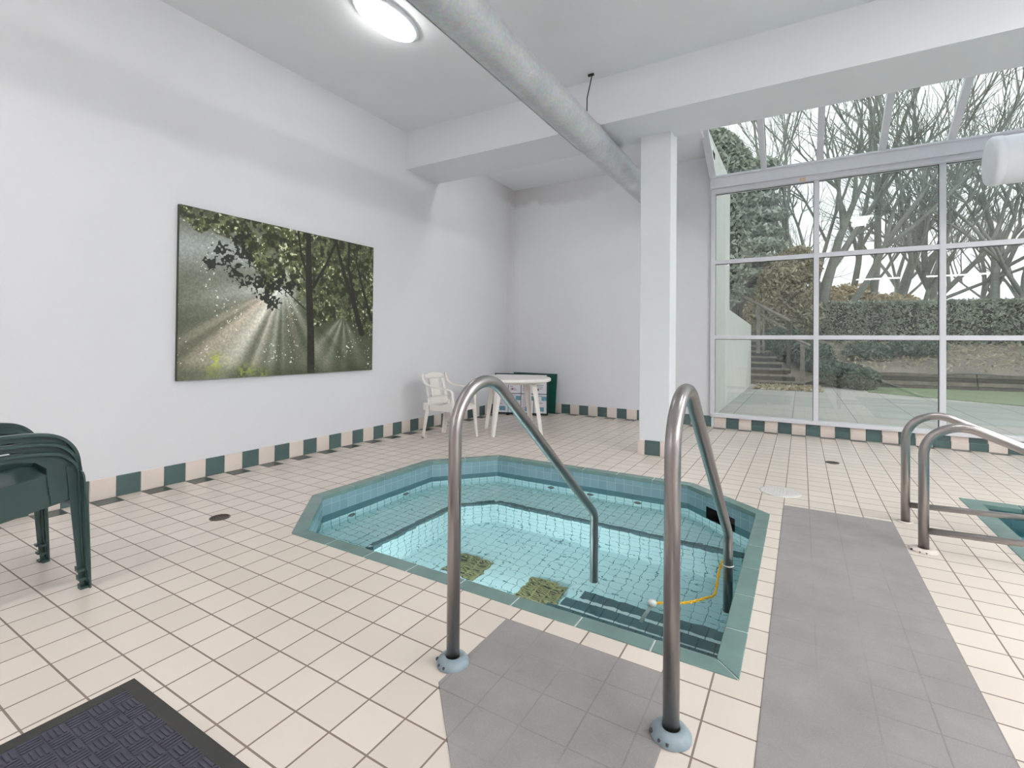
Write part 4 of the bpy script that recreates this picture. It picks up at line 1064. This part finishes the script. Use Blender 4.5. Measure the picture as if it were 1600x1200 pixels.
bm = B(); tube(bm, [(4.14, 17.2, 1.90), (3.2, 17.6, 2.50), (2.5, 17.9, 2.90)], 0.055, 4, smooth=False); rel(obj('top_rail', bm, M['wood'], t), t)
bm = B(); tube(bm, [(4.09, 17.25, 1.62), (3.2, 17.62, 2.22)], 0.04, 4, smooth=False); rel(obj('lower_rail', bm, M['wood'], t), t)
t = thing('railing_post', 'short pale railing post at the foot of the garden stairs', 'railing', (4.46, 17.0, GZ))
post(t, 4.46, 17.0, GZ, 1.27, .06, M['wood']); bm = B(); tube(bm, [(4.25, 17.0, 1.36), (4.66, 16.9, 1.16)], 0.05, 4, smooth=False); rel(obj('top_rail', bm, M['wood'], t), t)

# leaves as small cards in a cloud
def leaf_cloud(bm, pts_fn, count, size, rnd, mi=0, elong=1.6):
    for _ in range(count):
        c = pts_fn(rnd)
        if c is None: continue
        a = Vector((rnd.uniform(-1, 1), rnd.uniform(-1, 1), rnd.uniform(-1, 1))).normalized(); b = a.orthogonal().normalized()
        b = Matrix.Rotation(rnd.uniform(0, 2 * PI), 3, a) @ b
        s = size * rnd.uniform(.6, 1.4); d = a * s * elong; e = b * s * .6
        f = bm.faces.new([bm.verts.new(c - d), bm.verts.new(c + e), bm.verts.new(c + d), bm.verts.new(c - e)]); f.material_index = mi
def ell(cx_, cy_, cz_, rx, ry, rz_, shell=.45):
    def fn(r):
        v = Vector((r.gauss(0, 1), r.gauss(0, 1), r.gauss(0, 1))).normalized(); k = 1 - shell * r.random() ** 1.5
        return Vector((cx_ + v.x * rx * k, cy_ + v.y * ry * k, cz_ + v.z * rz_ * k))
    return fn
rl = random.Random(21)
t = thing('clipped_hedge', 'long flat topped clipped green hedge above the bank', 'hedge', (10, 22.5, 1.2))
HY = lambda x: 21.6 + (x - 6) * .16
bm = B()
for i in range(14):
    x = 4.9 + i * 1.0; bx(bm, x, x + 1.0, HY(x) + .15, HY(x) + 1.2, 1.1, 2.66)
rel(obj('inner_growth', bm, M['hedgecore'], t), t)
bm = B()
def hp(r):
    x = r.uniform(4.8, 19); q = r.random()
    if q < .8: return Vector((x, HY(x) + r.uniform(-.05, .14), r.uniform(1.1, 2.78)))
    return Vector((x, HY(x) + r.uniform(0, 1.2), 2.74 + r.uniform(-.08, .06)))
leaf_cloud(bm, hp, 26000, 0.045, rl); rel(obj('foliage', bm, M['hedge'], t), t)
def shrub(name, label, mat, blobs, cnt, size, loc, stems=None, cat_='shrub'):
    t = thing(name, label, cat_, loc)
    bm = B()
    tot = sum(b[3] * b[5] for b in blobs)
    for b in blobs: leaf_cloud(bm, ell(*b), int(cnt * b[3] * b[5] / tot), size, rl)
    rel(obj('foliage', bm, mat, t), t)
    bm = B(); base = Vector(loc)
    for b in blobs:
        top = Vector((b[0], b[1], b[2] + b[5] * .3)); tube(bm, [base + Vector((rl.uniform(-.08, .08), rl.uniform(-.08, .08), -.1)), base.lerp(top, .5) + Vector((rl.uniform(-.1, .1), 0, 0)), top], [.05, .035, .015], 6)
    rel(obj('stems', bm, M['bark'], t), t)
    return t
shrub('tan_shrub', 'tan dry leaved shrub showing above the left end of the hedge', M['tan'], [(6.2, 24.5, 2.9, 1.1, .8, .85), (7.5, 24.7, 2.65, 1.2, .8, .65), (5.3, 24.3, 2.8, .7, .7, .9), (8.6, 24.8, 2.4, .8, .6, .5)], 9000, 0.055, (6.5, 24.6, 1.3))
shrub('mottled_shrub', 'tall brown and cream leaved shrub behind the stair railing', M['brownshrub'], [(3.9, 20.5, 3.2, .95, .8, 1.1), (4.3, 20.7, 4.1, .8, .6, .7), (3.4, 20.3, 2.3, .9, .7, .8), (4.5, 20.4, 2.3, .6, .6, .7)], 9000, 0.06, (3.9, 20.5, .8))
shrub('juniper', 'low spreading blue green juniper at the end of the retaining wall', M['juniper'], [(5.55, 17.0, .30, .62, .5, .38), (5.9, 16.5, .25, .42, .4, .33), (5.2, 17.3, .4, .45, .4, .35)], 5000, 0.035, (5.55, 17.0, 0.0))
shrub('ground_shrub', 'straggly dark shrub on the bank above the juniper', M['juniper'], [(6.3, 19.5, .95, .7, .5, .35), (7.6, 20.0, 1.15, .8, .5, .3)], 2600, 0.04, (6.6, 19.6, .7))
shrub('ivy_shrub', 'dark shrub filling the slope under the stair railing', M['juniper'], [(3.9, 18.9, 1.2, .8, .5, .6), (4.8, 18.7, .8, .6, .5, .5)], 3600, 0.045, (4.2, 18.8, .4))
# layered cedar and round conifer on the left
t = thing('cedar_tree', 'layered grey green cedar behind the building wing', 'tree', (3.0, 22, 1.5))
bm = B()
for k in range(9):
    z = 3.3 + k * .62; w = 2.1 - k * .14
    for j in range(3):
        leaf_cloud(bm, ell(2.35 + rl.uniform(-.5, .6), 22 + rl.uniform(-.6, .6), z + rl.uniform(-.12, .12), w * rl.uniform(.7, 1), w * .8, .20, .9), 900, 0.075, rl)
rel(obj('foliage', bm, M['cedar'], t), t)
bm = B(); tube(bm, [(2.6, 22, 1.0), (2.55, 22, 5), (2.6, 22, 8.8)], [.22, .14, .03], 10); rel(obj('trunk', bm, M['bark'], t), t)
t = thing('conifer_tree', 'tall dense green conifer at the left, seen through the roof glazing', 'tree', (1.7, 16.3, 0.5))
bm = B(); leaf_cloud(bm, ell(1.75, 16.6, 5.9, 1.55, 1.3, 2.2, .3), 16000, 0.06, rl); leaf_cloud(bm, ell(1.6, 16.6, 4.0, 1.5, 1.3, 2.2, .3), 7000, 0.06, rl); rel(obj('foliage', bm, M['conifer'], t), t)
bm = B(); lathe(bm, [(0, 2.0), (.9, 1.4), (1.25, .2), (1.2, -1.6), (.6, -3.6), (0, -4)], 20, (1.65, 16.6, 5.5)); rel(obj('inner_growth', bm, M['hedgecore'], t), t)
bm = B(); tube(bm, [(1.65, 16.6, -.1), (1.65, 16.6, 3)], .18, 10); rel(obj('trunk', bm, M['bark'], t), t)

# bare winter trees
def grow(bm, p, d, L, r, depth, rnd, up_=0.25, cnt=None):
    segs = 3 if depth > 1 else 2
    pts = [p.copy()]; rads = [r]; q = p.copy(); dd = d.copy()
    for i in range(segs):
        dd = (dd + Vector((rnd.uniform(-1, 1), rnd.uniform(-1, 1), rnd.uniform(-.4, 1) * up_ * 2)) * .16).normalized()
        q = q + dd * (L / segs); pts.append(q.copy()); rads.append(r * (1 - .42 * (i + 1) / segs))
    tube(bm, pts, rads, 7 if depth >= 4 else (5 if depth >= 2 else 3), caps=False)
    if depth <= 0: return
    k = 3 if depth >= 2 else 4
    for i in range(k):
        f = rnd.uniform(.45, 1.0) if i else 1.0
        seg = min(segs - 1, int(f * segs)); fr = f * segs - seg; st = pts[seg].lerp(pts[seg + 1], min(1, fr)) if f < 1 else pts[-1]
        ax = Vector((rnd.uniform(-1, 1), rnd.uniform(-1, 1), rnd.uniform(-1, 1))).cross(dd).normalized()
        nd = (Matrix.Rotation(math.radians(rnd.uniform(18, 48) if i else rnd.uniform(5, 20)), 3, ax) @ dd + Vector((0, 0, up_ * .5))).normalized()
        grow(bm, st, nd, L * rnd.uniform(.58, .82), r * (.55 if i else .60) * (1 - .25 * f * 0), depth - 1, rnd, up_)
def bare_tree(x, y, z, label, trunks, seed, depth=5):
    t = thing('bare_tree', label, 'tree', (x, y, z), 0, 'bare winter trees in the garden'); rnd = random.Random(seed); bm = B()
    for (dx, L, r, lean) in trunks:
        grow(bm, Vector((x + dx, y, z - .2)), Vector((lean, rnd.uniform(-.1, .1), 1)).normalized(), L, r, depth, rnd)
    rel(obj('trunk_and_branches', bm, M['bark'], t), t)
bare_tree(4.85, 22.5, 1.3, 'bare tree with a thick trunk behind the first window post', [(0, 3.4, .27, .05), (.1, 4.4, .15, .75)], 1, 4)
bare_tree(6.4, 24.5, 1.3, 'bare tree of several leaning trunks behind the middle pane', [(-.3, 5.2, .15, -.1), (.1, 5.6, .18, .12), (.5, 5.4, .17, .42), (.9, 5.0, .13, .72)], 2, 4)
bare_tree(7.75, 25.0, 1.3, 'bare tree with a straight dark trunk rising over the hedge', [(0, 3.2, .15, .05), (.3, 4.4, .10, .5)], 3, 4)
bare_tree(9.5, 25.5, 1.3, 'bare tree with a stout trunk right of the second window post', [(0, 3.2, .21, -.08), (.2, 4.2, .12, .4)], 4, 5)
bare_tree(10.7, 24.5, 1.3, 'bare tree with twin trunks near the right edge of the window', [(-.2, 3.8, .18, -.05), (.5, 4.0, .18, .12)], 5, 4)
bare_tree(12.4, 25.0, 1.3, 'bare tree at the far right end of the hedge', [(0, 3.6, .16, .0), (-.2, 4.2, .11, -.6)], 6, 5)
bare_tree(3.4, 25.0, 1.8, 'slender bare tree with two upright stems left of the garden stairs', [(0, 5.4, .13, .05), (.35, 5.6, .12, -.02)], 8, 4)
bare_tree(4.2, 26.5, 1.8, 'tall slender bare tree farthest back above the stairs', [(0, 6.0, .13, .0), (.4, 5.8, .12, .08)], 9, 4)
# twiggy thicket far behind
t = thing('far_thicket', 'distant tangle of bare twigs and trees far behind the hedge', 'thicket', (9, 34, 1.0)); t['kind'] = 'stuff'
bm = B(); rt = random.Random(12)
for i in range(22):
    x = -2 + i * 1.25 + rt.uniform(-.4, .4); y = 32 + rt.uniform(-2, 4)
    grow(bm, Vector((x, y, 1.0)), Vector((rt.uniform(-.2, .2), 0, 1)).normalized(), rt.uniform(2.6, 4.2), rt.uniform(.1, .2), 4, rt)
rel(obj('twigs', bm, M['bark'], t), t)
# leaf litter and sticks on the bank and by the stairs
bm = B()
def lit(r):
    if r.random() < .6:
        x = r.uniform(5.2, 15); s = r.uniform(.1, 3.8); return Vector((x, 17.75 + (x - 6) * .16 + s, .46 + .9 * min(1, s / 4.2) + r.uniform(0, .05)))
    return Vector((r.uniform(3.3, 4.9), r.uniform(14.9, 16.4), GZ + .02 + r.uniform(0, .03)))
leaf_cloud(bm, lit, 2600, 0.04, rl)
tag(obj('fallen_leaves', bm, M['litter']), 'pale fallen leaves scattered on the bank and below the stairs', 'leaves', None, 'stuff')
bm = B()
for i in range(70):
    x = rt.uniform(5.6, 12); s = rt.uniform(.3, 3.6); z = .5 + .9 * min(1, s / 4.2); a = rt.uniform(0, PI); L = rt.uniform(.2, .6)
    p = Vector((x, 17.75 + (x - 6) * .16 + s, z)); tube(bm, [p, p + Vector((math.cos(a) * L * .5, math.sin(a) * L * .2, .08)), p + Vector((math.cos(a) * L, math.sin(a) * L * .4, .04))], [.014, .010, .005], 4)
tag(obj('fallen_sticks', bm, M['litter']), 'dry sticks strewn over the earth bank', 'sticks', None, 'stuff')
